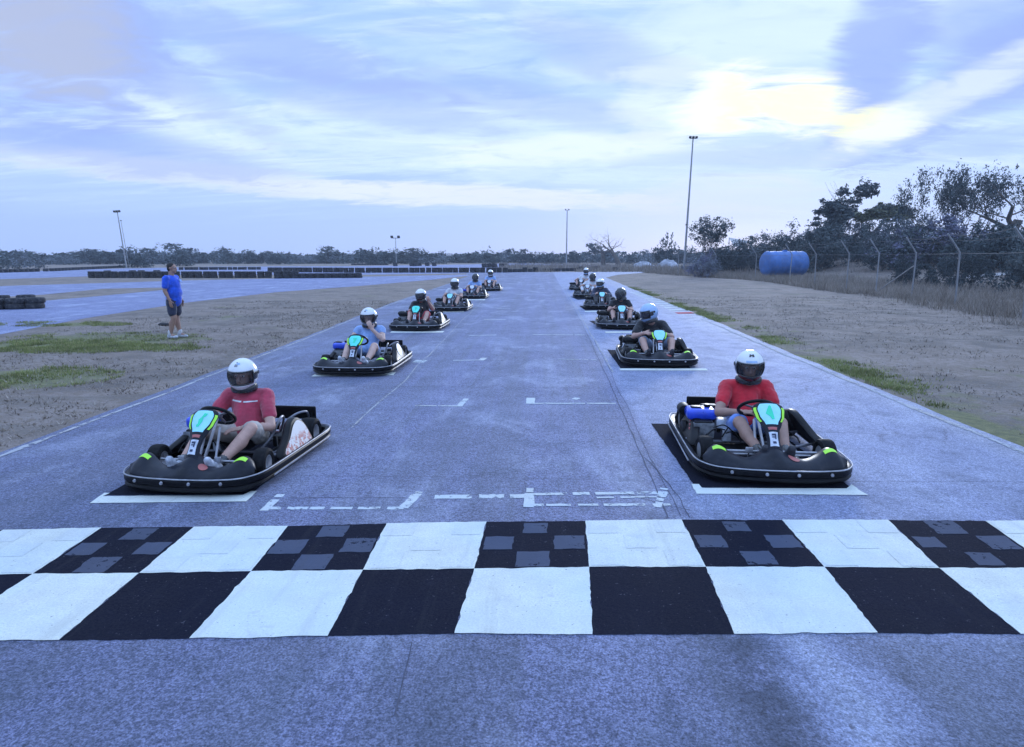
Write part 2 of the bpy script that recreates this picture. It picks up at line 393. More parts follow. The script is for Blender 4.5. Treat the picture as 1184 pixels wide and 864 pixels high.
def paint_material(name, col, wear=.3, wcol=(.2, .21, .27), alpha=0.):
    m, nt, b = newmat(name); P = pos(nt)
    gr = nt.noise(P, 85, 5, .75); mid = nt.noise(P, 5, 6, .65)
    c = nt.mix(nt.ramp(mid, .35, .65), tuple(x*.88 for x in col), col)
    c = nt.mix(nt.math('MULTIPLY', nt.ramp(gr, .40, .62), .5), c, tuple(x*.62+.022 for x in col))
    c = nt.mix(nt.math('MULTIPLY', nt.ramp(nt.noise(P, .9, 3, .5), .4, .62), .35), c, (col[0]*.72, col[1]*.88, min(1, col[2]*1.08)))
    c = nt.mix(nt.math('MULTIPLY', nt.ramp(nt.noise(nt.mapping(P, (9, .6, 1)), 1., 5, .65), .54, .70), .30), c, tuple(x*.55+.03 for x in col))
    c = nt.mix(nt.math('MULTIPLY', nt.ramp(nt.noise(P, 55, 3, .6), .68, .72), .7), c, (.12, .12, .15))
    wn = nt.math('ADD', nt.math('MULTIPLY', nt.noise(P, 24, 5, .7), .6), nt.math('MULTIPLY', nt.noise(P, 3, 4, .6), .4))
    c = nt.mix(nt.math('MULTIPLY', nt.ramp(wn, .56, .66), wear), c, wcol)
    nt.l.new(c, b.inputs['Base Color']); b.inputs['Roughness'].default_value = .9; b.inputs['Specular IOR Level'].default_value = .05
    bn = nt.new('ShaderNodeBump'); bn.inputs['Strength'].default_value = .7; bn.inputs['Distance'].default_value = .005
    nt.l.new(nt.math('ADD', gr, nt.noise(P, 30, 3, .6)), bn.inputs['Height']); nt.l.new(bn.outputs[0], b.inputs['Normal'])
    if alpha:
        pm = nt.ramp(wn, alpha+.06, alpha-.02)
        nt.l.new(pm, b.inputs['Alpha'])
    return m
M_GROUND = ground_material()
FENCE = [(13.1, 5.), (13.3, 12.), (13.5, 18.7), (15.0, 24.2), (16.2, 29.2), (16.0, 31.9), (16.1, 35.2), (16.6, 40.5), (17.3, 46.5), (17.0, 53.), (15.2, 58.5), (13.5, 66), (12.5, 76)]
def fence_x(y):
    for a, b in zip(FENCE, FENCE[1:]):
        if a[1] <= y <= b[1]: return a[0]+(b[0]-a[0])*(y-a[1])/(b[1]-a[1])
    return 13
def sst(t): t = max(0., min(1., t)); return t*t*(3-2*t)
def bz(x, y):
    return 1.75*sst((x-fence_x(y)-4)/20)*sst((y-6)/16)*sst((110-y)/35)*(1+.18*mnoise.noise(Vector((x*.12, y*.12, 3))))-.0
M_ASPH = asphalt_material('asphalt', 1.)
M_ASPH2 = asphalt_material('pale_asphalt', 1.12, False)
M_WHITE = paint_material('white_paint', (.74, .75, .68), .35, (.45, .46, .5))
M_WHITE2 = paint_material('old_white_paint', (.62, .64, .64), .5, (.25, .26, .32), .56)
M_GHOSTW = paint_material('faint_paint', (.71, .725, .69), .3, (.58, .6, .62))
M_BLACK = paint_material('black_paint', (.010, .011, .022), .10, (.05, .055, .09))
M_GHOSTB = paint_material('faded_black_paint', (.085, .095, .135), .6, (.02, .02, .035), .60)
M_LINE = paint_material('edge_line_paint', (.48, .47, .48), .5, (.27, .27, .33), .53)
M_RED = paint_material('red_kerb_paint', (.50, .10, .12), .5, (.4, .35, .35))
M_CRACK = mat('crack_filler', (.075, .08, .115), .9)

# ------------------------------------------------------------------ setting
def polysheet(name, pts, z, m, jit=0., step=.5):
    P = [Vector((p[0], p[1], 0)) for p in pts]; out = []
    for i, a in enumerate(P):
        b = P[(i+1) % len(P)]; L = (b-a).length
        st = max(step, .01*max(a.length, b.length)*2)
        k = max(1, min(400, int(L/st))) if jit else 1
        nn = Vector((b.y-a.y, a.x-b.x, 0)).normalized()
        for j in range(k):
            p = a.lerp(b, j/k)
            if jit: p = p+nn*(mnoise.noise(p*1.3)*.6+mnoise.noise(p*6)*.4)*jit*2
            out.append((p.x, p.y, z))
    bm = bmesh.new(); bm.faces.new([bm.verts.new(v) for v in out])
    bmesh.ops.triangulate(bm, faces=bm.faces[:], ngon_method='EAR_CLIP')
    bmesh.ops.recalc_face_normals(bm, faces=bm.faces[:])
    if sum(f.normal.z*f.calc_area() for f in bm.faces) < 0: bmesh.ops.reverse_faces(bm, faces=bm.faces[:])
    me = bpy.data.meshes.new(name); bm.to_mesh(me); bm.free(); me.materials.append(m)
    return tag(link(name, me), kind='structure')
g = MB(); NG = 60
def gcoord(i, n=NG):
    t = (i/n)*2-1
    return 1500*math.copysign(abs(t)**3, t)
g.v = [(gcoord(i), gcoord(j)+20, 0) for j in range(NG+1) for i in range(NG+1)]
for j in range(NG):
    for i in range(NG): g.f.append([j*(NG+1)+i, j*(NG+1)+i+1, (j+1)*(NG+1)+i+1, (j+1)*(NG+1)+i]); g.mi.append(0)
tag(g.build('ground', M_GROUND, None, False), kind='structure')
ZT = .008
edgeL = [(-5.0, -12), (-5.02, 2), (-5.07, 5.7), (-5.36, 13.3), (-6.0, 25), (-6.5, 45), (-7.2, 62), (-9, 74)]
edgeR = [(14, 80), (7.5, 66), (5.42, 57), (5.0, 33.5), (4.87, 19), (4.68, 12.5), (4.6, 6.5), (4.6, 2), (4.6, -12)]
polysheet('track', edgeL+edgeR, ZT, M_ASPH, .05)
def strip(name, A_, B_, z, m, jit=.1, N=160):
    def resample(L_):
        L_ = [Vector((p.x, p.y, 0)) for p in L_]; ds = [0]
        for a, b in zip(L_, L_[1:]): ds.append(ds[-1]+(b-a).length)
        out = []
        for i in range(N+1):
            t = ds[-1]*i/N; j = 0
            while j < len(ds)-2 and ds[j+1] < t: j += 1
            out.append(L_[j].lerp(L_[j+1], (t-ds[j])/(ds[j+1]-ds[j])))
        return out
    A_, B_ = resample(A_), resample(B_); mb = MB()
    for LL, sg in ((A_, 1), (B_, -1)):
        for i, p in enumerate(LL): p.y += jit*(mnoise.noise(p*1.1)+.5*mnoise.noise(p*4))*sg; p.z = z
    mb.v = [tuple(p) for p in A_]+[tuple(p) for p in B_]
    for i in range(N):
        a, b, c = mb.v[i], mb.v[i+1], mb.v[N+1+i]
        ccw = (b[0]-a[0])*(c[1]-a[1])-(b[1]-a[1])*(c[0]-a[0]) > 0
        f_ = [i, i+1, N+2+i, N+1+i]; mb.f.append(f_ if ccw else f_[::-1]); mb.mi.append(0)
    return tag(mb.build(name, m, None, False), kind='structure')
# second track sweeping across on the left
low = [G(-260, 437), G(-100, 407), G(0, 387), G(100, 368), G(216, 350), G(320, 338), G(420, 330.5), G(500, 323.5), G(560, 317)]
up = [G(600, 316), G(500, 318.5), G(400, 320.5), G(216, 324.5), G(100, 328), G(0, 331), G(-260, 345)]
strip('road', low, up[::-1], .004, M_ASPH2, .12)
isl = [G(40, 349), G(110, 343), G(195, 335), G(190, 332.5), G(120, 334), G(50, 341), G(-80, 348), G(-200, 360), G(-80, 357)]
strip('verge', isl[:4][::-1]+[G(-80, 353.5), G(-200, 362)], [G(192, 332.6), G(120, 334), G(50, 341), G(-80, 348), G(-200, 357)], .008, M_GROUND, .1)
cup = [G(-200, 327), G(0, 323), G(105, 319.5), G(210, 318.2), G(320, 318.), G(420, 317.8), G(560, 315.8), G(700, 313), G(735, 311.6), G(700, 307), G(600, 304.5), G(540, 306), G(400, 308.), G(250, 308.5), G(100, 311.5), G(0, 315), G(-200, 319)]
strip('far_track', cup[:9], cup[9:][::-1], .0025, M_ASPH2, .1)
fp = [G(1025, 322), G(1062, 321), G(1130, 322.5), G(1220, 324), G(1220, 327), G(1120, 325), G(1040, 326)]


pth = MB(); NPp = 60
for i in range(NPp+1):
    t = i/NPp; p = Vector((27+3*t, 44+0*t, 0)).lerp(Vector((52, 36, 0)), t); w_ = .9+.3*mnoise.noise(Vector((t*6, 1, 0)))
    for k in range(5):
        q = (p.x, p.y+(k-2)*w_/2+.5*mnoise.noise(Vector((t*4, 5, 0)))); pth.v.append((q[0], q[1], bz(*q)+.02))
    if i:
        for k in range(4): a_ = (i-1)*5+k; pth.f.append([a_, a_+5, a_+6, a_+1]); pth.mi.append(0)
tag(pth.build('path', mat('pale_path', (.46, .44, .44), .9), None, True), kind='structure')
bk = MB(); NX, NY = 70, 90
bk.v = [(13+i*1.3, 2+j*1.25, bz(13+i*1.3, 2+j*1.25)-.03+.1*max(0, 0)) for j in range(NY+1) for i in range(NX+1)]
for j in range(NY):
    for i in range(NX): bk.f.append([j*(NX+1)+i, j*(NX+1)+i+1, (j+1)*(NX+1)+i+1, (j+1)*(NX+1)+i]); bk.mi.append(0)
tag(bk.build('bank', M_GROUND, None, True, ang=180), kind='structure')
def paint(name, quads, m, z, jit=.008, into=None):
    mb = into or MB()
    for iq, q in enumerate(quads):
        z += .00004; P = [Vector((p[0], p[1], 0)) for p in q]; out = []
        for i, a in enumerate(P):
            b = P[(i+1) % len(P)]; L = (b-a).length; k = max(1, min(60, int(L/.035)))
            nn = Vector((b.y-a.y, a.x-b.x, 0)).normalized()
            for j in range(k):
                p = a.lerp(b, j/k); f = min(1, 4*min(j, k-j)/k)
                p = p+nn*(mnoise.noise(p*9+Vector((i*3, 0, 0)))*.8+mnoise.noise(p*31)*.7)*jit*(f*.8+.2)
                out.append((p.x, p.y, z))
        if sum(out[i][0]*out[(i+1) % len(out)][1]-out[(i+1) % len(out)][0]*out[i][1] for i in range(len(out))) < 0: out.reverse()
        mb.add(out, [tuple(range(len(out)))])
    if into: return
    return tag(mb.build(name, m, None, False), kind='structure')
topx = [(-110, 616), (4, 614.5), (117.6, 612), (224.5, 611), (333, 610), (447, 607), (562.6, 605), (676.8, 604), (787.8, 602.5), (904, 603), (1026.5, 603), (1139, 604), (1253, 604), (1368, 604)]
midx = [(-213, 669), (-88, 668), (38, 665.7), (161, 664.7), (290.4, 662.7), (419.7, 661), (548.4, 659.6), (681.3, 657.6), (816, 657.6), (953, 657.6), (1085.8, 659), (1217, 659), (1348, 659), (1480, 659)]
botx = [(-400, 747), (-243, 745), (-84, 744), (68.4, 742.7), (219, 740.7), (379, 737.7), (525.6, 734.6), (684.9, 736), (848.6, 735.6), (1014.8, 734), (1180, 735.6), (1345, 735), (1510, 735), (1675, 735)]
# row one corners i, row two: mid[i] -> bot[i+?]; mid 161->68 means bottom list shares index
T = [G(*p) for p in topx]; Mi = [G(*p) for p in midx]; B = [G(*p) for p in botx]
n = len(T)
# extend across the whole track width
for LST in (T, Mi, B):
    dl = LST[0]-LST[1]; dr = LST[-1]-LST[-2]
    while LST[-1].x < 4.6-.6: LST.append(LST[-1]+dr)
nmin = min(len(T), len(Mi), len(B))
wq, bq, gq, gw = [], [], [], []
for i in range(nmin-1):
    white1 = (i % 2 == 1)         # T[1]-T[2] is the white one left of x=118
    q1 = [T[i], T[i+1], Mi[i+1], Mi[i]]; q2 = [Mi[i], Mi[i+1], B[i+1], B[i]]
    (wq if white1 else bq).append(q1); (bq if white1 else wq).append(q2)
    def sub(q, a, b, N=3, inset=.07, M=3):
        def L(u, v): return q[0].lerp(q[1], u).lerp(q[3].lerp(q[2], u), v)
        u0, u1 = (a+inset)/N, (a+1-inset)/N; v0, v1 = (b+inset)/M, (b+1-inset)/M
        return [L(u0, v0), L(u1, v0), L(u1, v1), L(u0, v1)]
    for a in range(3):
        for b_ in range(3):
            if (a+b_) % 2 == 1 or (not white1 and i % 4 == 2 and a+b_ == 2 and a == 1): pass
            if white1:
                if (a+b_) % 2 == 0: gw.append(sub(q1, a, b_))
            elif (a+b_) % 2 == 1: gq.append(sub(q1, a, b_, inset=random.uniform(.04, .16)))
blk = [Vector((p.x, p.y, 0)) for p in (T[0], T[nmin-1], Mi[nmin-1], B[nmin-1], B[0], Mi[0])]
paint('black_chequers', bq, M_BLACK, ZT+.002, .010)
paint('white_chequers', wq, M_WHITE, ZT+.0042, .012)
paint('faded_chequers', gq, M_GHOSTB, ZT+.0036, .014)
paint('faint_chequers', gw, M_GHOSTW, ZT+.0056, .006)
# grid boxes of the front row painted black with white L lines
def PX(l): return [G(*p) for p in l]
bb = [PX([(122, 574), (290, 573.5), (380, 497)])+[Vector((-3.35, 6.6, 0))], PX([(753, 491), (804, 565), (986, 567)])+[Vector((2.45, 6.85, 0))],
      PX([(702, 405), (718, 427.5), (799, 427)])+[Vector((2.55, 12.1, 0))], PX([(681, 371.5), (696, 380.5), (744, 382.5)])+[Vector((2.5, 18.3, 0))], PX([(669.5, 354), (677, 359.5), (712, 359)])+[Vector((2.5, 24.0, 0))], PX([(661, 344), (668, 347), (690, 346)])+[Vector((2.3, 29, 0))]]  # black patches beside the right-row karts further back
paint('grid_boxes_and_patches', [[q[0], q[1], q[2], q[3]] for q in bb[:1]]+[[q[0], q[1], q[2], q[3]] for q in bb[1:]], M_BLACK, ZT+.0035, .012)
wl = [PX([(104, 583.6), (285, 581.6), (285, 574), (119, 575.6)]), PX([(104, 583.6), (119, 575.6), (127, 572), (121, 571.6)]), PX([(285, 581.6), (297.5, 569.6), (290, 569.6), (280, 574.4)]),
      PX([(805.5, 572.8), (1003.7, 574.2), (990, 566.6), (802, 566)]), PX([(799.4, 561.3), (802.5, 568), (813, 567), (808, 561.5)]), PX([(984.4, 561.5), (978, 567.2), (992, 567.2)]),
      PX([(717, 429.2), (819, 429.4), (816, 426.8), (716, 427)]), PX([(360, 436.3), (455, 434.8), (458, 431), (453, 431), (449, 432.6), (364, 433.2)]), PX([(451, 385.4), (512, 385.2), (514, 383.4), (453, 383.6)]),
      PX([(700, 385.6), (748, 385.4), (747, 383.8), (700, 384)]), PX([(507, 361.6), (536, 361.4), (537, 360.2), (508, 360.4)]), PX([(676, 361.2), (712, 361), (711, 359.8), (676, 360)]), PX([(535, 347.6), (561, 347.4), (561, 346.4), (535, 346.6)])]
paint('grid_lines', wl, M_WHITE, ZT+.0045, .006)
# worn ghosts of older grid lines
def dashes(p0, p1, wpx, seg, gap=.12):
    a, b = G(*p0), G(*p1); L = (b-a).length; t = (b-a).normalized(); nn = Vector((-t.y, t.x, 0)); out = []; x = 0
    while x < L:
        l = min(seg*random.uniform(.6, 1.5), L-x); h = wpx/2*random.uniform(.75, 1.1)
        out.append([a+t*x-nn*h, a+t*(x+l)-nn*h, a+t*(x+l)+nn*h, a+t*x+nn*h]); x += l+gap*random.uniform(.1, .5)
    return out
old = []
for a, b, w_, s_ in [((306, 589), (467, 589), .055, .16), ((305, 592), (325, 573), .06, .2), ((466, 589), (485, 570), .075, .3), ((502, 576), (612, 575), .085, .22), ((612, 573), (772, 571), .055, .2),
                     ((606, 585.5), (775, 585), .045, .22), ((611, 588), (613, 566), .07, .2), ((760, 588), (768, 566), .06, .1), ((690, 577), (770, 576), .03, .2),
                     ((480, 470), (534, 470.5), .05, .4), ((531, 471), (539, 462), .09, .5), ((612, 467.5), (712, 467.5), .06, .6), ((613, 468), (614, 461), .10, .5), ((664, 463), (668, 461), .1, .3),
                     ((524, 417.5), (558, 417), .08, .6), ((556, 417.5), (560, 414.5), .14, 1), ((645, 416), (690, 417), .05, .5), ((542, 388.5), (574, 388), .08, 1), ((616, 387.5), (676, 388), .08, 1), ((560, 370), (585, 370), .1, 1), ((483, 420), (488, 417), .2, .6), ((574, 357), (590, 357), .1, 1)]:
    old += dashes(a, b, w_, s_)
paint('worn_grid_lines', old, M_WHITE2, ZT+.002, .012)
def ribbon(pts, wd, jit, step=.1, seed=0):
    pts = [Vector((p[0], p[1], 0)) for p in pts]; out = []
    for a, b in zip(pts, pts[1:]):
        L = (b-a).length; k = max(1, int(L/step))
        for j in range(k): out.append(a.lerp(b, j/k))
    out.append(pts[-1]); P = []
    for i, p in enumerate(out):
        q = out[min(i+1, len(out)-1)]-out[max(i-1, 0)]; q.normalize(); nn = Vector((-q.y, q.x, 0))
        c = p+nn*(mnoise.noise(p*.7+Vector((seed, 0, 0)))*1.4+mnoise.noise(p*4+Vector((0, seed, 0)))*.5)*jit
        hw = wd*(.55+.6*abs(mnoise.noise(p*5+Vector((seed, 9, 0)))*1.6))/2
        P.append((c-nn*hw, c+nn*hw))
    return [[P[i][0], P[i+1][0], P[i+1][1], P[i][1]] for i in range(len(P)-1)]
cr = MB()
def addr(qs, z=ZT+.003):
    for q in qs:
        o = [(p.x, p.y, z) for p in q]; cr.add(o, [(0, 1, 2, 3)])
for pts, wd, jt, sd_ in [([(.87, 4.25), (.95, 8), (1.02, 14), (1.2, 43)], .010, .018, 1), ([(.97, 4.3), (1.03, 8), (1.12, 14)], .006, .02, 5), 
                         ([G(475, 745), G(457, 830)], .008, .01, 2), ([(-4.9, 4.95), (-1, 5.02), (1., 5.0), (4.4, 5.15)], .005, .02, 3), ([(-5, 8.6), (0, 8.75), (4.5, 8.7)], .006, .03, 4),
                         ([(-5.2, 15.4), (0, 15.2), (4.5, 15.5)], .008, .04, 6), ([G(330, 577), G(470, 577)], .007, .01, 7), ([G(742, 530), G(800, 600)], .010, .05, 14), ([G(720, 572), G(800, 592)], .008, .05, 15)]:
    addr(ribbon(pts, wd, jt, .08, sd_))
tag(cr.build('asphalt_cracks', M_CRACK, None, False), kind='structure')
ln = MB()
for pts, wd, jt, sd_ in [(edgeL[1:6], .07, .03, 1), ([(4.42, 2), (4.5, 12), (4.62, 19)], .08, .03, 4), ([(-2.02, 6.5), (-2.03, 8.5), (-2.3, 18), (-2.6, 30), (-2.75, 43)], .022, .03, 2), ([(1.1, 10), (1.12, 15), (1.25, 43)], .03, .02, 3)]:
    pts = [(p[0]+(.12 if sd_ == 1 else 0), p[1]) for p in pts]
    for q in ribbon(pts, wd, jt, .25, sd_): ln.add([(p.x, p.y, ZT+.0045) for p in q], [(0, 1, 2, 3)])
tag(ln.build('edge_lines', M_LINE, None, False), kind='structure')
kb = MB(); kb2 = MB()
for i in range(13):
    y0 = 20.9+i*1.0; x0 = 4.28+(i*.012)
    k_ = kb2 if i in (0,) else kb
    if i == 0: y0 -= .25
    k_.add([(x0, y0, 0), (x0+.5, y0+.1, 0), (x0+.5, y0+.6, 0), (x0, y0+.5, 0)][:0] or [(x0, y0, ZT+.002), (x0+.55, y0+.1, ZT+.012), (x0+.55, y0+.62, ZT+.012), (x0, y0+.52, ZT+.002)], [(0, 1, 2, 3)])
tag(kb.build('kerb', M_WHITE2, None, False), kind='structure')
tag(kb2.build('kerb', M_RED, None, False), kind='structure')

# ------------------------------------------------------------------ grass (stuff)
def blades(name, spots, m, label=None, hr=(.02, .06), w=.004, per=5, spread=.05, lean=.6):
    mb = MB()
    for (x, y, s_) in spots:
        z0 = max(0, bz(x, y)-.03) if x > 15 else 0
        for k in range(per):
            a = random.uniform(0, 2*math.pi); d = random.random()*spread*s_
            bx, by = x+math.cos(a)*d, y+math.sin(a)*d
            h = random.uniform(*hr)*s_; ln_ = random.uniform(.1, lean)*h; b2 = random.uniform(0, 6.28); ww = w*s_
            tx, ty = bx+math.cos(a)*ln_, by+math.sin(a)*ln_
            cx_, cy_ = math.cos(b2)*ww, math.sin(b2)*ww
            mb.v += [(bx-cx_, by-cy_, z0), (bx+cx_, by+cy_, z0), (tx, ty, z0+h)]
            n_ = len(mb.v); mb.f.append([n_-3, n_-2, n_-1]); mb.mi.append(random.choice((0, 0, 1)) if isinstance(m, list) else 0)
    o = mb.build(name, m, None, False)
    return tag(o, kind='stuff')
MG1 = mat('green_grass', (.21, .24, .085), .8, var=.4, scale=1.5, spec=.2); MG2 = mat('yellow_green_grass', (.34, .32, .15), .85, var=.3, scale=1.5, spec=.2)
MD1 = mat('straw_grass', (.31, .27, .235), .9, var=.35, scale=1.2, spec=.1); MD2 = mat('brown_grass', (.22, .18, .14), .9, var=.35, scale=1.2, spec=.1)
sp_ = []
for c, rd in GREEN:
    for k in range(900 if rd[0] > 1 else 200):
        a = random.uniform(0, 6.28); q = math.sqrt(random.random())*1.1
        x, y = c.x+math.cos(a)*q*rd[0], c.y+math.sin(a)*q*rd[1]
        if -5.5 < x < 4.75: continue
        if mnoise.noise(Vector((x*1.1, y*1.1, 0))) > -.12: sp_.append((x, y, random.uniform(.6, 1.2)))
for k in range(5200):
    y = random.uniform(3, 40); x = 4.72+abs(random.gauss(0, .35))+(.0 if y < 14 else .12)
    if x < 4.66+max(0, (y-6))*.012: continue
    if mnoise.noise(Vector((x*.7, y*.55, 4))) > .02: sp_.append((x, y, random.uniform(.6, 1.3)))
blades('green_grass', sp_, [MG1, MG2], hr=(.02, .06), w=.007, per=7, spread=.09)
sp_ = []
for k in range(15000):
    if random.random() < .5:
        d = random.uniform(4, 26); a = random.uniform(-.1, 1.); x = -5.25-random.random()**1.4*8; y = random.uniform(4, 26)
        if y > 13 and x < -12: continue
    else: x = 4.85+random.random()*10; y = random.uniform(3, 30)
    if x < 0 and x > -5.2-max(0, y-10)*.055: continue
    if mnoise.noise(Vector((x*.5, y*1.2, 1))) > -.15: sp_.append((x, y, random.uniform(.5, 1.4)))
blades('dry_stubble', sp_, [MD1, MD2], hr=(.012, .045), w=.008, per=4, spread=.12, lean=1.6)
FENCE = [(13.1, 5.), (13.3, 12.), (13.5, 18.7), (15.0, 24.2), (16.2, 29.2), (16.0, 31.9), (16.1, 35.2), (16.6, 40.5), (17.3, 46.5), (17.0, 53.), (15.2, 58.5), (13.5, 66), (12.5, 76)]
def fence_x(y):
    for a, b in zip(FENCE, FENCE[1:]):
        if a[1] <= y <= b[1]: return a[0]+(b[0]-a[0])*(y-a[1])/(b[1]-a[1])
    return 13
sp_ = []
for k in range(17000):
    y = 8+random.random()**1.2*68; x = fence_x(y)-1.1+random.random()**1.3*9
    if y < 30 and x < fence_x(y)-.3 and random.random() < .6: continue
    if 1.0 > abs(y-(45)) and False: continue
    if mnoise.noise(Vector((x*.35, y*.3, 2))) > -.25: sp_.append((x, y, random.uniform(.4, 1.3)))
for k in range(9000):
    y = 20+random.random()*75; x = fence_x(y)+2+random.random()**.8*45
    if abs(x-26-(y-44)*.2) < 1.5 and False: continue
    if mnoise.noise(Vector((x*.25, y*.25, 7))) > -.15: sp_.append((x, y, random.uniform(.5, 1.5)))
blades('tall_dry_grass', sp_, [MD1, MD2], hr=(.12, .55), w=.010, per=6, spread=.35, lean=.9)
sp_ = []
for k in range(6000):
    a = random.uniform(0, 1); x = -6+random.random()*28; y = 66+random.random()*50
    if x < 14-(y-66)*.1 and y < 78: continue
    if mnoise.noise(Vector((x*.2, y*.2, 2))) > -.2: sp_.append((x, y, random.uniform(.5, 1.3)))
blades('far_dry_grass', sp_, [MD1, MD2], hr=(.3, .9), w=.04, per=4, spread=.6, lean=.8)

# ------------------------------------------------------------------ trees
MB_BARK = mat('bark', (.13, .11, .095), .95, var=.3, scale=4, bump=.5, bscale=14)
ML_DARK = mat('dark_foliage', (.055, .07, .075), .8, var=.4, scale=1.1, spec=.25)
ML_MID = mat('mid_foliage', (.10, .12, .12), .8, var=.4, scale=1.1, spec=.25)
ML_PALE = mat('grey_green_foliage', (.20, .22, .25), .8, var=.35, scale=1.1, spec=.25)
ML_OLIVE = mat('olive_foliage', (.15, .155, .09), .8, var=.35, scale=1.1, spec=.25)
ML_VIOLET = mat('purplish_foliage', (.17, .17, .24), .85, var=.35, scale=1.1, spec=.2)
def leafmesh(name, clumps, nleaf, size, mats, rng, droop=0.):
    mb = MB(); tot = sum(c[1]**2 for c in clumps)
    for (c, r, fl) in clumps:
        c = Vector(c); k = int(nleaf*r*r/tot); mi = rng.choice(range(len(mats)))
        sub = [(c+Vector((rng.gauss(0, .62), rng.gauss(0, .62), rng.gauss(0, .62)*fl))*r, r*rng.uniform(.25, .75)) for _ in range(max(5, int(r*9)))]
        for _ in range(k):
            sc, sr = rng.choice(sub)
            d = Vector((rng.gauss(0, 1), rng.gauss(0, 1), rng.gauss(0, 1)*fl)).normalized()*sr*rng.random()**.6*1.25
            p = sc+d; s_ = size*rng.uniform(.5, 1.3)
            if droop: p.z -= rng.random()**2*droop
            a = Vector((rng.gauss(0, 1), rng.gauss(0, 1), rng.gauss(0, .7)-droop*1.2)).normalized(); b = a.cross(Vector((rng.gauss(0, 1), rng.gauss(0, 1), rng.gauss(0, 1)))).normalized()
            a *= s_; b *= s_*.42
            o = len(mb.v); mb.v += [tuple(p-a), tuple(p+b), tuple(p+a), tuple(p-b)]; mb.f.append([o, o+1, o+2, o+3])
            mb.mi.append(mi if rng.random() < .75 else rng.randrange(len(mats)))
    return mb.mesh(name, mats, False)
def limbs(mb, rng, p, d, L, r, depth, tips, n=6, up=.12, spread=.6, kids=(2, 3)):
    pts = [Vector(p)]; rr = [r]; q = Vector(p); dd = Vector(d).normalized()
    for i in range(4):
        dd = (dd+Vector((rng.gauss(0, .16), rng.gauss(0, .16), rng.gauss(0, .1)+up*.4))).normalized()
        q = q+dd*L/4; pts.append(q.copy()); rr.append(r*(1-.13*(i+1)))
    mb.tube(pts, rr, n if r > .02 else 4)
    if depth == 0: tips.append(q.copy()); return
    for k in range(rng.randint(*kids)):
        t = rng.uniform(.5, 1.); i = min(3, int(t*4)); base = pts[i].lerp(pts[i+1], t*4-i) if i < 4 else pts[4]
        nd = (dd+Vector((rng.gauss(0, spread), rng.gauss(0, spread), rng.gauss(0, spread*.6)))).normalized()
        limbs(mb, rng, base, nd, L*rng.uniform(.6, .85), rr[-1]*.72, depth-1, tips, n, up, spread, kids)
    tips.append(q.copy())
def make_tree(name, kind, H, Wd, seed, mats, nleaf=5000, size=.1):
    """crown + trunk meshes; returns (crown mesh, trunk mesh)"""
    rng = random.Random(seed); tb = MB(); tips = []
    cl = []
    if kind == 'tall':
        for k in range(rng.randint(3, 4)):
            a = rng.uniform(0, 6.28)
            limbs(tb, rng, (math.cos(a)*.03, math.sin(a)*.03, 0), (math.cos(a)*.28, math.sin(a)*.28, 1), H*.48, H*.018, 3, tips, up=.25, spread=.36)
        cl = [(t, H*rng.uniform(.06, .11), .9) for t in tips if t.z > H*.30]
        cl = [c for c in cl if rng.random() < .8]
    elif kind == 'round':
        limbs(tb, rng, (0, 0, 0), (0, 0, 1), H*.45, H*.04, 2, tips, spread=.5)
        for k in range(26):
            a = rng.uniform(0, 6.28); q = math.sqrt(rng.random())*Wd*.42
            z = H*(.55+.35*math.sqrt(max(0, 1-(q/(Wd*.5))**2))*rng.uniform(.55, 1.))
            cl.append(((math.cos(a)*q, math.sin(a)*q, z), Wd*rng.uniform(.10, .17), .7))
    elif kind == 'bush':
        for k in range(5): limbs(tb, rng, (rng.gauss(0, .01), rng.gauss(0, .01), 0), (rng.gauss(0, .5), rng.gauss(0, .5), 1), H*.4, .04+H*.006, 1, tips, spread=.6)
        for k in range(24):
            a = rng.uniform(0, 6.28); q = math.sqrt(rng.random())*Wd*.45
            z = H*rng.uniform(.12, .82)*math.sqrt(max(.05, 1-(q/(Wd*.55))**2))
            cl.append(((math.cos(a)*q, math.sin(a)*q, z), Wd*rng.uniform(.09, .16), .85))
    elif kind == 'lean':
        limbs(tb, rng, (0, 0, 0), (-.3, 0, 1), H*.5, H*.03, 3, tips, up=.2, spread=.5)
        for k in range(22):
            t = rng.random(); cl.append(((Wd*(-.30+.58*t)+rng.gauss(0, Wd*.13), rng.gauss(0, Wd*.15), H*(.30+.52*t)+rng.gauss(0, H*.10)), Wd*rng.uniform(.11, .19), .6))
    elif kind == 'bare':
        limbs(tb, rng, (0, 0, 0), (.1, 0, 1), H*.34, H*.05, 5, tips, up=.12, spread=.8, kids=(2, 3))
        cl = []
    cm_ = leafmesh('crown', cl, nleaf, size, mats, rng, .25 if kind == 'tall' else 0.) if cl else None
    return cm_, tb.mesh('trunk', MB_BARK)
H_CUR = 5.
def place_tree(name, protos, loc, sc, rz, label, cat='tree', group=None):
    loc = Vector(loc); zb_ = bz(loc.x, loc.y) if loc.x > 15 else 0.
    if zb_ > .05:
        loc.z = zb_-.05; f_ = 1-zb_/6.; sc = (sc[0], sc[1], sc[2]*max(.3, (H_CUR-zb_)/H_CUR))
    e = empty(name, loc, rz, 1.); e.scale = sc if hasattr(sc, '__len__') else (sc,)*3
    cm_, tm = protos
    if cm_: link('crown', cm_, e)
    link('trunk', tm, e)
    return tag(e, label, cat, group)
def atpx(px, dist): return AT(px, dist)
def DF(px): return 1/math.sqrt(1+((px-CX)/FPX)**2)
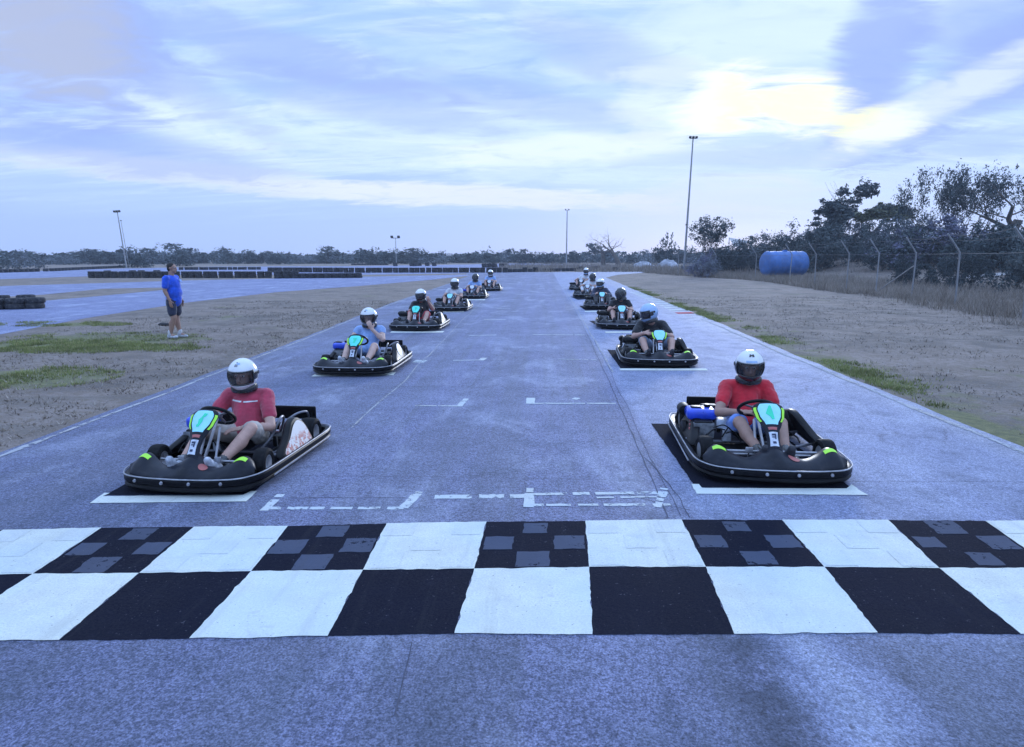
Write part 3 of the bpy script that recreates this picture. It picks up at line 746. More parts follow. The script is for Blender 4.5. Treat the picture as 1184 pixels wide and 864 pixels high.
BIG = [ # name, kind, px, dist, top py, width px, mats, nleaf, size, label, cat, y-squash
 ('tall_tree', 'tall', 1072, 64, 190, 70, [ML_MID, ML_DARK], 5500, .17, 'tall loose-crowned tree with drooping foliage and bare stems, left half of the tall pair', 'tree'),
 ('tall_tree', 'tall', 1112, 66, 192, 54, [ML_DARK, ML_MID], 6500, .18, 'tall dense-crowned tree, right half of the tall pair behind the fence', 'tree'),
 ('tall_tree', 'tall', 1190, 58, 190, 60, [ML_DARK, ML_MID], 2000, .14, 'tall sparse tree with thin twigs cut by the right edge of the photo', 'tree'),
 ('leaning_tree', 'lean', 968, 78, 211, 56, [ML_DARK, ML_MID], 7000, .2, 'dark tree with wind-swept crown rising to the right above the fence', 'tree'),
 ('round_tree', 'round', 1015, 84, 235, 52, [ML_OLIVE, ML_MID], 7000, .18, 'round-topped olive green tree between the wind-swept and the tall trees', 'tree'),
 ('thorny_tree', 'tall', 820, 70, 250, 34, [ML_DARK, ML_MID], 3500, .14, 'small dark open tree just right of the tall lamp post', 'tree'),
]
for i, (nm, kd, px, dist, topy, wpx, ms, nl, sz, lab, cat) in enumerate(BIG):
    H = HT(px, topy, dist); H_CUR = H; Wd = wpx/FPX*dist*DF(px)
    mul = 1.0
    pr = make_tree(nm, kd, H, Wd, 40+i, ms, nl, sz)
    ref = pr[0] or pr[1]
    zs = [v.co.z for v in ref.vertices]; xs = [v.co.x for v in ref.vertices]
    zs.sort(); xs.sort(); zt = zs[int(len(zs)*.998)]; wx = xs[int(len(xs)*.98)]-xs[int(len(xs)*.02)]
    place_tree(nm, pr, atpx(px, dist), (Wd/wx*1.0, Wd/wx, H/zt), 0, lab, cat)
pb = [make_tree('bare', 'bare', 6., 5, s_, None) for s_ in (3, 11)]
for px, dist, topy, wd, lab, k in [(716, 110, 261, 1., 'twisted bare tree with forked dark limbs, the larger one on the skyline', 0), (698, 112, 268, .8, 'thin bare tree left of the twisted forked one', 1), (1160, 64, 200, .8, 'bare twiggy tree beside the tall pair near the right edge', 1), (878, 88, 262, .8, 'pale bare twiggy tree above the blue tank', 1)]:
    H = HT(px, topy, dist); H_CUR = H; zt = max(v.co.z for v in pb[k][1].vertices)
    place_tree('bare_tree', pb[k], atpx(px, dist), (H/zt*1.15, H/zt*1.15, H/zt), px*.1, lab)
# big shrubs behind the fence
shr = [make_tree('shrub', 'bush', 3.2, 5.2, 60+i, ms, nl, .10) for i, (ms, nl) in enumerate([([ML_DARK, ML_MID], 9000), ([ML_MID, ML_PALE], 9000), ([ML_VIOLET, ML_MID], 9000), ([ML_DARK, ML_DARK], 8000), ([ML_PALE, ML_VIOLET], 8000)])]
SH = [ # px, dist, top py, width px, proto, label
 (1085, 40, 254, 100, 2, 'broad purplish grey shrub below the tall pair of trees'), (1160, 36, 258, 90, 0, 'dark dense shrub at the right edge below the sparse tree'),
 (1040, 44, 252, 60, 1, 'grey-green willowy shrub under the round-topped tree'), (1022, 40, 280, 46, 3, 'low near-black shrub right behind the fence post below the round tree'),
 (985, 52, 256, 64, 1, 'pale green billowing shrub below the wind-swept tree'), (948, 68, 262, 66, 0, 'dark shrub mass left of the wind-swept tree'),
 (905, 76, 270, 60, 1, 'mid green shrub above the right end of the blue tank'), (870, 82, 276, 52, 3, 'dark shrub above the left end of the blue tank'),
 (1060, 33, 297, 40, 3, 'low dark bush on the bank near the pale path'), (1115, 31, 288, 40, 3, 'rounded dark bush behind the leaning fence wire'),
 (1150, 36, 296, 40, 0, 'low bush at the foot of the dark shrub mass on the right'), (1200, 29, 270, 70, 0, 'tall dark shrub cut by the right edge'),
 (972, 56, 300, 44, 3, 'low dark shrub right of the blue tank'), (1005, 46, 292, 44, 0, 'dark shrub two posts right of the blue tank'), (838, 72, 288, 46, 0, 'scrubby bush under the small open tree'),
 (812, 60, 294, 30, 4, 'pale scrub at the foot of the tall lamp post'), (857, 72, 290, 34, 3, 'near-black bush left of the blue tank'), (1120, 50, 268, 70, 0, 'dark shrub behind the purplish one'), (1190, 48, 262, 80, 2, 'purplish shrub behind the dark one at the right edge'),
 (925, 74, 268, 60, 0, 'dark shrub behind the mid green one'), (1000, 60, 262, 70, 3, 'dark shrub filling the gap under the round-topped tree'), (1250, 34, 256, 90, 0, 'tall shrub outside the right edge')]
for px, dist, topy, wpx, k, lab in SH:
    if px > 950 and dist > 35: dist *= 1.6
    elif px > 950: dist *= 1.35
    H = HT(px, topy, dist); H_CUR = max(H, 2.6); Wd = wpx/FPX*dist*1.05*DF(px); me = shr[k][0]
    zt = sorted(v.co.z for v in me.vertices)[int(len(me.vertices)*.99)]; xs = sorted(v.co.x for v in me.vertices); wx = xs[int(len(xs)*.98)]-xs[int(len(xs)*.02)]
    place_tree('shrub', shr[k], atpx(px, dist), (Wd/wx, Wd/wx*1.1, H/zt), px*.37, lab, 'shrub', 'shrubs behind the wire fence')
# far tree line
far = [make_tree('far', kd, 5, wd, 90+i, ms, 1500, .3) for i, (kd, wd, ms) in enumerate([('bush', 7, [ML_DARK, ML_MID]), ('lean', 6, [ML_DARK, ML_MID]), ('bush', 10, [ML_MID, ML_PALE]), ('bush', 4, [ML_MID, ML_DARK]), ('bush', 6, [ML_DARK, ML_DARK])])]
rng = random.Random(5)
px = -60
while px < 860:
    dist = rng.uniform(165, 215); k = rng.randrange(5)
    hp = rng.choice([4, 5, 6, 7, 8, 10, 13]) if px > 40 else rng.uniform(4, 9)
    H = HT(px, YH-hp, dist); e = place_tree('far_tree', far[k], atpx(px, dist), (H/5*rng.uniform(1., 1.7), H/5*1.3, H/5), rng.uniform(0, 6), 'dark evergreen tree in the low tree line along the horizon', 'tree', 'trees along the far skyline')
    px += rng.uniform(4, 13)
for px, dist, topy, wpx, lab in [(158, 125, 291, 28, 'rounded near-black bush below the left twin lamp posts'), (207, 140, 290, 26, 'dark bushy tree behind the standing man'), (20, 120, 289, 36, 'broad pale-topped bush at the left edge of the skyline'), (770, 105, 273, 26, 'round dark tree left of the tall lamp post'), (430, 150, 288, 30, 'wide dark bush beside the small twin-headed lamp post')]:
    H = HT(px, topy, dist); Wd = wpx/FPX*dist*DF(px)
    place_tree('round_bush', far[0] if px != 20 else far[2], atpx(px, dist), (Wd/7*1.1, Wd/7, H/4.4), 1, lab, 'bush')
wd = MB(); rg = random.Random(9)
for k in range(26000):
    d = rg.uniform(185, 245); px = rg.uniform(-500, 1500); p = AT(px, d); h = (2.5+1.2*mnoise.noise(Vector((px*.03, 0, 0)))+.9*mnoise.noise(Vector((px*.13, 3, 0))))*rg.random()**.6+.1
    if px > 820: h *= 1.5
    s_ = .5*rg.uniform(.5, 1.3); a = Vector((rg.gauss(0, 1), rg.gauss(0, 1), rg.gauss(0, .8))).normalized()*s_; b = a.cross(Vector((rg.gauss(0, 1), rg.gauss(0, 1), rg.gauss(0, 1)))).normalized()*s_*.6
    p.z = h; o = len(wd.v); wd.v += [tuple(p-a), tuple(p+b), tuple(p+a), tuple(p-b)]; wd.f.append([o, o+1, o+2, o+3]); wd.mi.append(rg.randrange(2))
tag(wd.build('distant_wood', [ML_DARK, ML_MID], None, False), kind='stuff')

# ------------------------------------------------------------------ tyre barriers
M_TYRE = mat('old_tyre_rubber', (.022, .022, .027), .85, var=.35, scale=5, bump=.3, dust=.35)
def tyre_stack(n, seed=0, r=.31):
    mb = MB(); rg = random.Random(seed)
    for i in range(n):
        c = (rg.gauss(0, .015), rg.gauss(0, .015), .1+i*.185); 
        prof = [(r-.12, -.07), (r-.05, -.095), (r-.015, -.08), (r, -.04), (r, .04), (r-.015, .08), (r-.05, .095), (r-.12, .07), (r-.13, 0)]
        mb.lathe(prof, 'Z', c, 14, closed=True)
    me = mb.mesh('tyre_stack', M_TYRE); return me
TS = {(n_, s_): tyre_stack(n_, s_) for n_ in (1, 2, 3) for s_ in range(3)}
def row(p0, p1, n_, label, group, step=.64, skip=0., name='tyre_stack', npx=None):
    a, b = (G(*p0) if len(p0) == 2 else Vector(p0)), (G(*p1) if len(p1) == 2 else Vector(p1)); L = (b-a).length; k = int(L/step)
    for i in range(k):
        if random.random() < skip: continue
        p = a.lerp(b, i/k); nn = n_ if not isinstance(n_, tuple) else random.choice(n_)
        o = link(name, TS[(nn, random.randrange(3))]); o.location = (p.x+random.gauss(0, .04), p.y+random.gauss(0, .04), .0); o.rotation_euler = (0, 0, random.uniform(0, 6))
        tag(o, label, 'tyre stack', group)
row((106, 321.5), (320, 321.5), 3, 'black tyre stack in the solid barrier beyond the standing man', 'tyre stacks of the near left barrier', .66)
row((125, 320.0), (210, 319.2), (2, 3), 'black tyre stack in the rear rank of the barrier left of the man', 'tyre stacks of the rear left rank', .66)
a, b = G(322, 322), G(414, 321.4)
for i in range(11):
    p = a.lerp(b, i/10); o = link('tyre_stack', TS[(3 if i < 3 else 2, i % 3)]); o.location = p; o.scale = (1.15, 1.15, 1.1)
    tag(o, 'free-standing tyre stack with gaps either side beyond the dry grass', 'tyre stack', 'spaced tyre stacks at the end of the left barrier')
row((312, 314.8), (400, 315.2), 3, 'tyre stack in the upper left barrier beyond the spaced stacks', 'tyre stacks of the upper barrier', .62)
row((400, 315.4), (590, 315.2), 3, 'tyre stack in the long barrier beyond the left row of karts', 'tyre stacks of the long barrier', .63)
row((590, 315.), (700, 312.8), (2, 2, 3), 'low tyre stack of the gapped barrier beyond the end of the straight', 'tyre stacks beyond the straight', .78, .08)
for px, py in [(712, 312.6), (726, 312.2)]:
    o = link('tyre_stack', TS[(2, 0)]); o.location = G(px, py); o.scale = (1.4, 1.4, 1.1); tag(o, 'lone low tyre stack right of the end of the gapped barrier', 'tyre stack', 'lone tyre stacks')
row((210, 312.2), (305, 311.9), 2, 'tyre stack in the thin dark line behind the standing man', 'tyre stacks of the thin far line', .62)
row((0, 315.5), (60, 313.8), 2, 'tyre stack in the far left barrier before the trees', 'tyre stacks of the far left barrier', .72, .1)
row((60, 313.8), (150, 309.2), 2, 'tyre stack in the far left barrier running to the dark bush', 'tyre stacks of the far left barrier end', 1.1)
for px, py in [(457, 307.8), (476, 307.9), (480, 307.9), (485, 307.6), (494, 307.7), (502, 307.8), (560, 309.4), (566, 309.3), (572, 309.3), (580, 309.2), (584, 309.2)]:
    o = link('tyre_stack', TS[(3, 1)]); o.location = G(px, py); o.scale = (1.5, 1.5, 1.2); tag(o, 'small dark tyre stack standing alone before the far tree line', 'tyre stack', 'scattered far tyre stacks')
for px in range(408, 448, 3):
    o = link('tyre_stack', TS[(2, 1)]); o.location = G(px, 306.6); o.scale = (1.3, 1.3, .8); tag(o, 'tyre stack in the short line at the foot of the far trees', 'tyre stack', 'short far tyre line')
row((44, 356.5), (-120, 362), 2, 'low tyre stack at the left edge of the photo beside the road', 'tyre stacks at the left edge', .62)
row((30, 352.5), (-120, 357), 2, 'low tyre stack in the second rank at the left edge', 'tyre stacks of the second rank at the left edge', .62)

# ------------------------------------------------------------------ lamp posts
M_GALV = mat('galvanised_steel', (.30, .31, .33), .5, .6, var=.15, scale=3)
M_WIRE = mat('rusty_wire', (.16, .15, .15), .8, .2)
M_DARKMET = mat('dark_metal', (.03, .03, .035), .5, .4)
def lamp_post(base, H, r, heads, label, name='lamp_post', tilt=0., hs=1., two=False):
    e = empty(name, base); e.rotation_euler = (0, tilt, 0)
    mb = MB(); mb.tube([(0, 0, 0), (0, 0, H*.5), (0, 0, H)], [r, r*.8, r*.55], 10); mb.lathe([(r*2.2, 0), (r*2.2, .04), (r*1.2, .06)], 'Z', (0, 0, 0), 12)
    mb.build('pole', M_GALV, e)
    ar = MB(); ar.box((0, 0, H-.05*hs), (.9*hs, .07*hs, .07*hs)); ar.build('crossarm', M_DARKMET, e)
    for k in range(heads):
        x = (k-(heads-1)/2)*(.9*hs/max(1, heads-1)) if heads > 1 else 0
        hb = MB(); M_ = Matrix.Rotation(R(35), 3, 'X'); hb.box((x, -.15*hs, H+.1*hs), (.36*hs, .16*hs, .34*hs), M_, bev=.03*hs)
        hb.tube([(x, 0, H-.02), (x, -.1*hs, H+.08*hs)], .025*hs, 6); hb.build('lamp_head', M_DARKMET, e)
    return tag(e, label, 'lamp post')
b_ = G(790.5, 315.5); zc = b_.length
lamp_post(b_, HT(797, 160, zc), .13, 3, 'tallest lamp post with a cluster of floodlights, at the left end of the wire fence', tilt=R(1.3), hs=.75)
b_ = AT(655, 150); lamp_post(b_, HT(655, 243, 150), .16, 2, 'slim lamp post with a small dark head above the end of the straight', hs=.8)
b_ = AT(145, 120); lamp_post(b_, HT(138, 245, 120), .11, 3, 'slightly leaning lamp post on the left skyline', tilt=R(-3.5), hs=.9)
b_ = AT(458, 150); lamp_post(b_, HT(458, 275, 150), .1, 2, 'short lamp post with two heads spread on a crossarm', hs=1.7)
e = empty('utility_pole', AT(148, 124)); mb = MB(); mb.tube([(0, 0, 0), (-.55, 0, 7.6)], [.05, .035], 8); mb.build('pole', M_GALV, e); mb = MB(); mb.box((-.55, 0, 7.6), (.2, .2, .1)); mb.build('cap', M_DARKMET, e)
tag(e, 'thin bare pole just right of the leaning lamp post', 'pole')
# ------------------------------------------------------------------ wire fence
fe = empty('wire_fence', (FENCE[0][0], FENCE[0][1], 0))
FO = Vector((FENCE[0][0], FENCE[0][1], 0))
pm = MB(); pm.tube([(0, 0, 0), (0, 0, 1.95), (-.12, 0, 2.12), (-.5, 0, 2.62)], [.032, .032, .032, .028], 8); pmesh = pm.mesh('post', M_GALV)
rg = random.Random(2)
FP = []
for i, (x, y) in enumerate(FENCE):
    o = link('post', pmesh, fe); o.location = Vector((x, y, 0))-FO; tl = (rg.gauss(0, .025), rg.gauss(0, .03), rg.gauss(.1, .08)); o.rotation_euler = tl
    FP.append((x, y))
o = MB(); a = Vector((16.2, 29.2, 0))-FO; o.tube([a+Vector((-.02, 3.2, .02)), a+Vector((0, .1, 1.4))], .025, 6); o.build('brace', M_GALV, fe)
def wire(z, off, sag, r=.006):
    mb = MB()
    for (x0, y0), (x1, y1) in zip(FP, FP[1:]):
        pts = []
        for j in range(7):
            t = j/6; pts.append(Vector((x0+(x1-x0)*t+off, y0+(y1-y0)*t, z-sag*4*t*(1-t)))-FO)
        mb.tube(pts, r, 4, False)
    return mb
for z, off, sag, r in [(2.60, -.5, .12, .006), (2.38, -.34, .06, .0035), (1.93, 0, .03, .007), (1.05, 0, .02, .003)]: wire(z, off, sag, r).build('strand', M_WIRE, fe)
cm_ = MB(); sp = .13
for (x0, y0), (x1, y1) in zip(FP, FP[1:]):
    a = Vector((x0, y0, 0)); b = Vector((x1, y1, 0)); L = (b-a).length; t = (b-a)/L; Hh = 1.9
    k = -Hh
    while k < L:
        for s_ in (1, -1):
            u0, u1 = k, k+Hh; z0, z1 = (0, Hh) if s_ > 0 else (Hh, 0)
            c0, c1 = max(u0, 0), min(u1, L)
            if c1-c0 < .02: continue
            za = z0+(z1-z0)*(c0-u0)/Hh; zb = z0+(z1-z0)*(c1-u0)/Hh
            p = a+t*c0-FO; q = a+t*c1-FO; p.z = za+.03; q.z = zb+.03
            w_ = Vector((0, 0, .0015)); w2 = Vector((.003, 0, 0))
            cm_.add([p-w_, q-w_, q+w_, p+w_], [(0, 1, 2, 3)])
        k += sp
o = cm_.build('wire_mesh', M_WIRE, fe, False); 
tag(fe, 'rusty grey chain-link fence on bent-top posts along the right verge', 'fence')
# ------------------------------------------------------------------ blue tank
M_BLUE = mat('blue_tank_plastic', (.05, .15, .42), .5, var=.2, scale=1.5, dust=.2)
c0 = G(883, 322); dist = c0.length
ln_ = 52/FPX*dist*.84; rr_ = 12.2/FPX*dist*1.03
e = empty('storage_tank', AT(907, dist+.5)); e.rotation_euler = (0, 0, R(3))
mb = MB()
prof = [(rr_*.1, -ln_/2-.10), (rr_*.6, -ln_/2-.08), (rr_*.92, -ln_/2), (rr_, -ln_/2+.12)]
k = 6
for i in range(k):
    x = -ln_/2+.2+(ln_-.4)*i/(k-1); prof += [(rr_, x-.1), (rr_*1.02, x-.05), (rr_*1.02, x+.05), (rr_, x+.1)]
prof += [(rr_, ln_/2-.12), (rr_*.92, ln_/2), (rr_*.6, ln_/2+.08), (rr_*.1, ln_/2+.1)]
prof = sorted(prof, key=lambda q: q[1])
mb.lathe(prof, 'X', (0, 0, rr_+.25), 32); mb.build('tank_body', M_BLUE, e)
mb = MB()
for x in (-ln_*.3, ln_*.3): mb.box((x, 0, .16), (.2, rr_*1.6, .32))
mb.build('cradle', M_GALV, e); mb = MB(); mb.lathe([(.2, 0), (.2, .1), (.17, .12)], 'Z', (0, 0, 2*rr_+.24), 16); mb.build('lid', M_BLUE, e)
e.rotation_euler = (0, 0, R(12)); tag(e, 'large blue cylindrical tank lying on its side behind the fence', 'tank')
# rubble mounds, white awning, dark clod, warm track
M_RUB = mat('pale_rubble', (.36, .37, .42), .9, var=.4, scale=.8, bump=.8, bscale=3)
def mound(c, rx, ry, h, label, m=M_RUB):
    mb = MB(); N = 22; rings = []
    for i in range(9):
        q = 1-i/8.5; ring = []
        for j in range(N):
            a = 2*math.pi*j/N; nz = 1+.35*mnoise.noise(Vector((math.cos(a)*2, math.sin(a)*2, i*.4+c.x)))
            ring.append((math.cos(a)*q*rx*nz, math.sin(a)*q*ry*nz, h*(1-q*q)*(1+.4*mnoise.noise(Vector((a*2, i, c.x))))))
        rings.append(ring)
    mb.loft(rings); o = mb.build('rubble_heap', m, None); o.location = c; return tag(o, label, 'rubble heap')
mound(AT(772, 98), 2.0, 2, 1.35, 'pale rubble heap left of the tallest lamp post'); mound(AT(744, 102), 2.3, 2, 1.0, 'smaller pale rubble heap under the bare trees')
e = empty('awning', AT(856, 92)); mb = MB(); mb.add([(-1.6, 0, 4.3), (1.4, .3, 3.8), (-.9, -.3, 3.1), (-1.6, 0, 4.25), (1.4, .3, 3.75), (-.9, -.3, 3.05)], [(0, 1, 2), (5, 4, 3), (0, 3, 4, 1), (1, 4, 5, 2), (2, 5, 3, 0)]); mb.build('cloth', mat('white_cloth', (.75, .75, .76), .8), e)
mb = MB(); mb.tube([(1.3, .3, 0), (1.4, .3, 3.8)], .05, 6); mb.tube([(-1.5, 0, 0), (-1.6, 0, 4.3)], .05, 6); mb.tube([(-.9, -.3, 0), (-.9, -.3, 3.1)], .05, 6); mb.build('poles', M_GALV, e)
tag(e, 'small white triangular awning among the trees left of the blue tank', 'awning')
cl_ = MB(); cl_.ell((0, 0, .05), (.27, .12, .07)); cl_.ell((-.12, .03, .08), (.12, .09, .05)); o = cl_.build('dark_clod', mat('dark_earth', (.03, .028, .03), .95, bump=.8, bscale=20), None); o.location = G(192, 376.5); o.scale = (.8, .8, .6)
tag(o, 'flat dark lump lying on the grass left of the standing man', 'clod')
hz = MB(); hz.box((0, 100, 14), (900, 700, 30)); ho = hz.build('haze', [], None, False)
hm_ = bpy.data.materials.new('haze_air'); hm_.use_nodes = True; hn = hm_.node_tree; hn.nodes.remove(hn.nodes['Principled BSDF'])
pv = hn.nodes.new('ShaderNodeVolumePrincipled'); pv.inputs['Color'].default_value = (.72, .82, 1., 1); pv.inputs['Density'].default_value = .0007; pv.inputs['Anisotropy'].default_value = .2
hn.links.new(pv.outputs[0], hn.nodes['Material Output'].inputs['Volume']); ho.data.materials.append(hm_); tag(ho, kind='stuff')

# ------------------------------------------------------------------ karts
K_BUMP = mat('black_bumper_plastic', (.004, .004, .006), .38, var=.3, scale=6, dust=.025, spec=.14)
K_FAIR = mat('charcoal_fairing_plastic', (.010, .012, .020), .34, var=.25, scale=5, dust=.045, spec=.2)
K_STEEL = mat('scuffed_steel', (.42, .42, .45), .45, .7, var=.2, scale=14)
K_FRAME = mat('frame_tube_paint', (.20, .20, .23), .4, .5, var=.2)
K_TYRE = mat('kart_tyre_rubber', (.008, .008, .010), .7, var=.3, scale=12, dust=.06, spec=.15)
K_RIM = mat('rim_alloy', (.55, .55, .58), .4, .6)
K_SEAT = mat('black_seat_shell', (.006, .006, .008), .4, spec=.2)
K_DARK = mat('engine_black', (.010, .010, .012), .5, var=.5, scale=20, spec=.2)
K_ENG = mat('engine_grey', (.28, .29, .31), .5, .5, var=.4, scale=25)
K_TANK = mat('blue_fuel_tank', (.02, .07, .62), .3, coat=.4)
K_AQUA = mat('aqua_number_plate', (.34, .78, .86), .4, var=.08)
K_TURQ = mat('turquoise_number_plate', (.10, .80, .66), .4, var=.12)
K_GREEN = mat('green_number', (.03, .72, .40), .4, var=.05)
K_LIME = mat('lime_sticker', (.42, .90, .05), .4, var=.08)
K_STICK = mat('pale_sticker', (.60, .64, .72), .45, var=.2, scale=25)
K_BLUEST = mat('blue_print', (.05, .12, .45), .45)
K_REDST = mat('dull_red_badge', (.42, .12, .11), .5)
K_INK = mat('dark_print', (.03, .04, .09), .5)
def sticker_mat():
    m, nt, b = newmat('printed_side_sticker')
    tc = nt.new('ShaderNodeTexCoord').outputs['Object']
    n = nt.noise(nt.mapping(tc, (1, 26, 34)), 1., 3, .6); n2 = nt.noise(nt.mapping(tc, (1, 18, 18)), 1., 3, .5)
    sp = nt.new('ShaderNodeSeparateXYZ'); nt.l.new(tc, sp.inputs[0])
    low = nt.ramp(nt.math('ADD', sp.outputs[2], nt.math('MULTIPLY', n2, .06)), .285, .225)
    c = nt.mix(nt.math('MULTIPLY', nt.math('MULTIPLY', nt.ramp(n, .47, .53), low), .85), (.66, .62, .60), (.42, .07, .05))
    c = nt.mix(nt.math('MULTIPLY', nt.ramp(n2, .6, .7), .4), c, (.35, .4, .55))
    nt.l.new(c, b.inputs['Base Color']); b.inputs['Roughness'].default_value = .4
    return m
K_SIDEST = sticker_mat()
half = [(0, -.93), (.20, -.925), (.40, -.90), (.53, -.83), (.60, -.70), (.62, -.50), (.625, -.1), (.625, .35), (.62, .70), (.585, .86), (.45, .92), (.2, .93)]
outline = half+[(-x, y) for x, y in reversed(half[1:])]
# rear centre point
outline = half+[(0, .93)]+[(-x, y) for x, y in reversed(half[1:])]
half = [(0, -.935), (.28, -.92), (.50, -.865), (.605, -.70), (.62, -.45), (.625, .35), (.625, .74), (.57, .90), (.25, .93)]
OUT = half+[(0, .93)]+[(-x, y) for x, y in reversed(half[1:])]
for _ in range(2):
    OUT = [q for (a, b) in zip(OUT, OUT[1:]+OUT[:1]) for q in ((a[0]*.78+b[0]*.22, a[1]*.78+b[1]*.22), (a[0]*.22+b[0]*.78, a[1]*.22+b[1]*.78))]
def front_y(x):
    x = abs(x); pts = half[:5]+[(.625, -.5)]
    for (x0, y0), (x1, y1) in zip(pts, pts[1:]):
        if x <= x1: return y0+(y1-y0)*(x-x0)/(x1-x0)
    return -.5
def nose(u, v, off=0.):
    """front fairing: u -1..1 across, v 0 outer .. 1 inner"""
    x = u*.57; yo = front_y(x)+.03
    ax = abs(u)
    yi = -.62-.07*math.exp(-((ax-.42)/.18)**2)+.01*max(0, (ax-.62)/.38)
    if ax > .9: yi -= (ax-.9)*.9
    zi = .195+.07*math.exp(-(ax/.13)**2)-.03*math.exp(-((ax-.38)/.16)**2)+.055*math.exp(-((ax-.78)/.13)**2)-.03*max(0, ax-.85)/.15
    y = yo+(yi-yo)*v; z = .130+(zi-.130)*(1-(1-v)**1.7)+.02*math.sin(math.pi*v)
    return Vector((x, y, z+off))
def patch(fn, us, vs, off, th=.0):
    mb = MB(); g_ = [[fn(u, v, off) for u in us] for v in vs]
    mb.loft(g_, False, False, False); return mb
def lin(a, b, n): return [a+(b-a)*i/(n-1) for i in range(n)]
# steering fairing (tall panel with the number plate)
PB, PT = Vector((0, -.76, .20)), Vector((0, -.43, .575))
def wpan(t):
    P = [(0, .10), (.10, .062), (.28, .050), (.45, .058), (.58, .085), (.72, .118), (.86, .130), (.95, .118), (1.0, .085)]
    for (a, x), (b, y) in zip(P, P[1:]):
        if t <= b:
            q = (t-a)/(b-a); q = q*q*(3-2*q) if .1 < a < .9 else q; return x+(y-x)*q
    return .085
AX = (PT-PB).normalized(); NRM = Vector((0, -AX.z, AX.y))
def panel(u, t, off=0.):
    w_ = wpan(t); bow = .03*math.sin(math.pi*t)*0.6
    return PB.lerp(PT, t)+Vector((1, 0, 0))*u*w_+NRM*(.028*math.cos(u*math.pi/2)**.8 if abs(u) < 1 else 0)+NRM*(off-.02+bow)
def make_pod(sx, sticker):
    """side pod on side sx, profile in (y,z)"""
    prof = catmull([(-.24, .12, 0), (-.20, .17, 0), (-.02, .235, 0), (.18, .33, 0), (.33, .350, 0), (.42, .28, 0), (.44, .18, 0), (.40, .11, 0), (0.05, .10, 0)], 4, True)
    mb = MB(); rings = []
    cy_ = sum(p.x for p in prof)/len(prof); cz_ = sum(p.y for p in prof)/len(prof)
    for x, k in [(.525, .90), (.535, .98), (.55, 1.0), (.575, 1.0), (.595, .97), (.602, .90)]:
        rings.append([Vector((sx*(x-.50*max(0, p.y-.12)), cy_+(p.x-cy_)*k, cz_+(p.y-cz_)*k)) for p in prof])
    mb.loft(rings); st = MB()
    if sticker == 'full':
        q = [Vector((sx*(.606-.50*max(0, cz_+(p.y-cz_)*.84-.12)), cy_+.01+(p.x-cy_)*.84, cz_+(p.y-cz_)*.84)) for p in prof]; st.add(q, [tuple(range(len(q)))])
    elif sticker == 'oval':
        q = [Vector((sx*(.607-.50*max(0, .26+.095*math.sin(a)-.12)), .22+.14*math.cos(a)+.05*math.sin(a), .26+.095*math.sin(a))) for a in [2*math.pi*i/20 for i in range(20)]]; st.add(q, [tuple(range(len(q)))])
    elif sticker == 'script':
        for y0 in (.02, .08, .14, .20):
            zz_ = .20+y0*.4; st.box((sx*(.601-.5*(zz_-.12)), y0, zz_), (.008, .035, .02))
    return mb, st
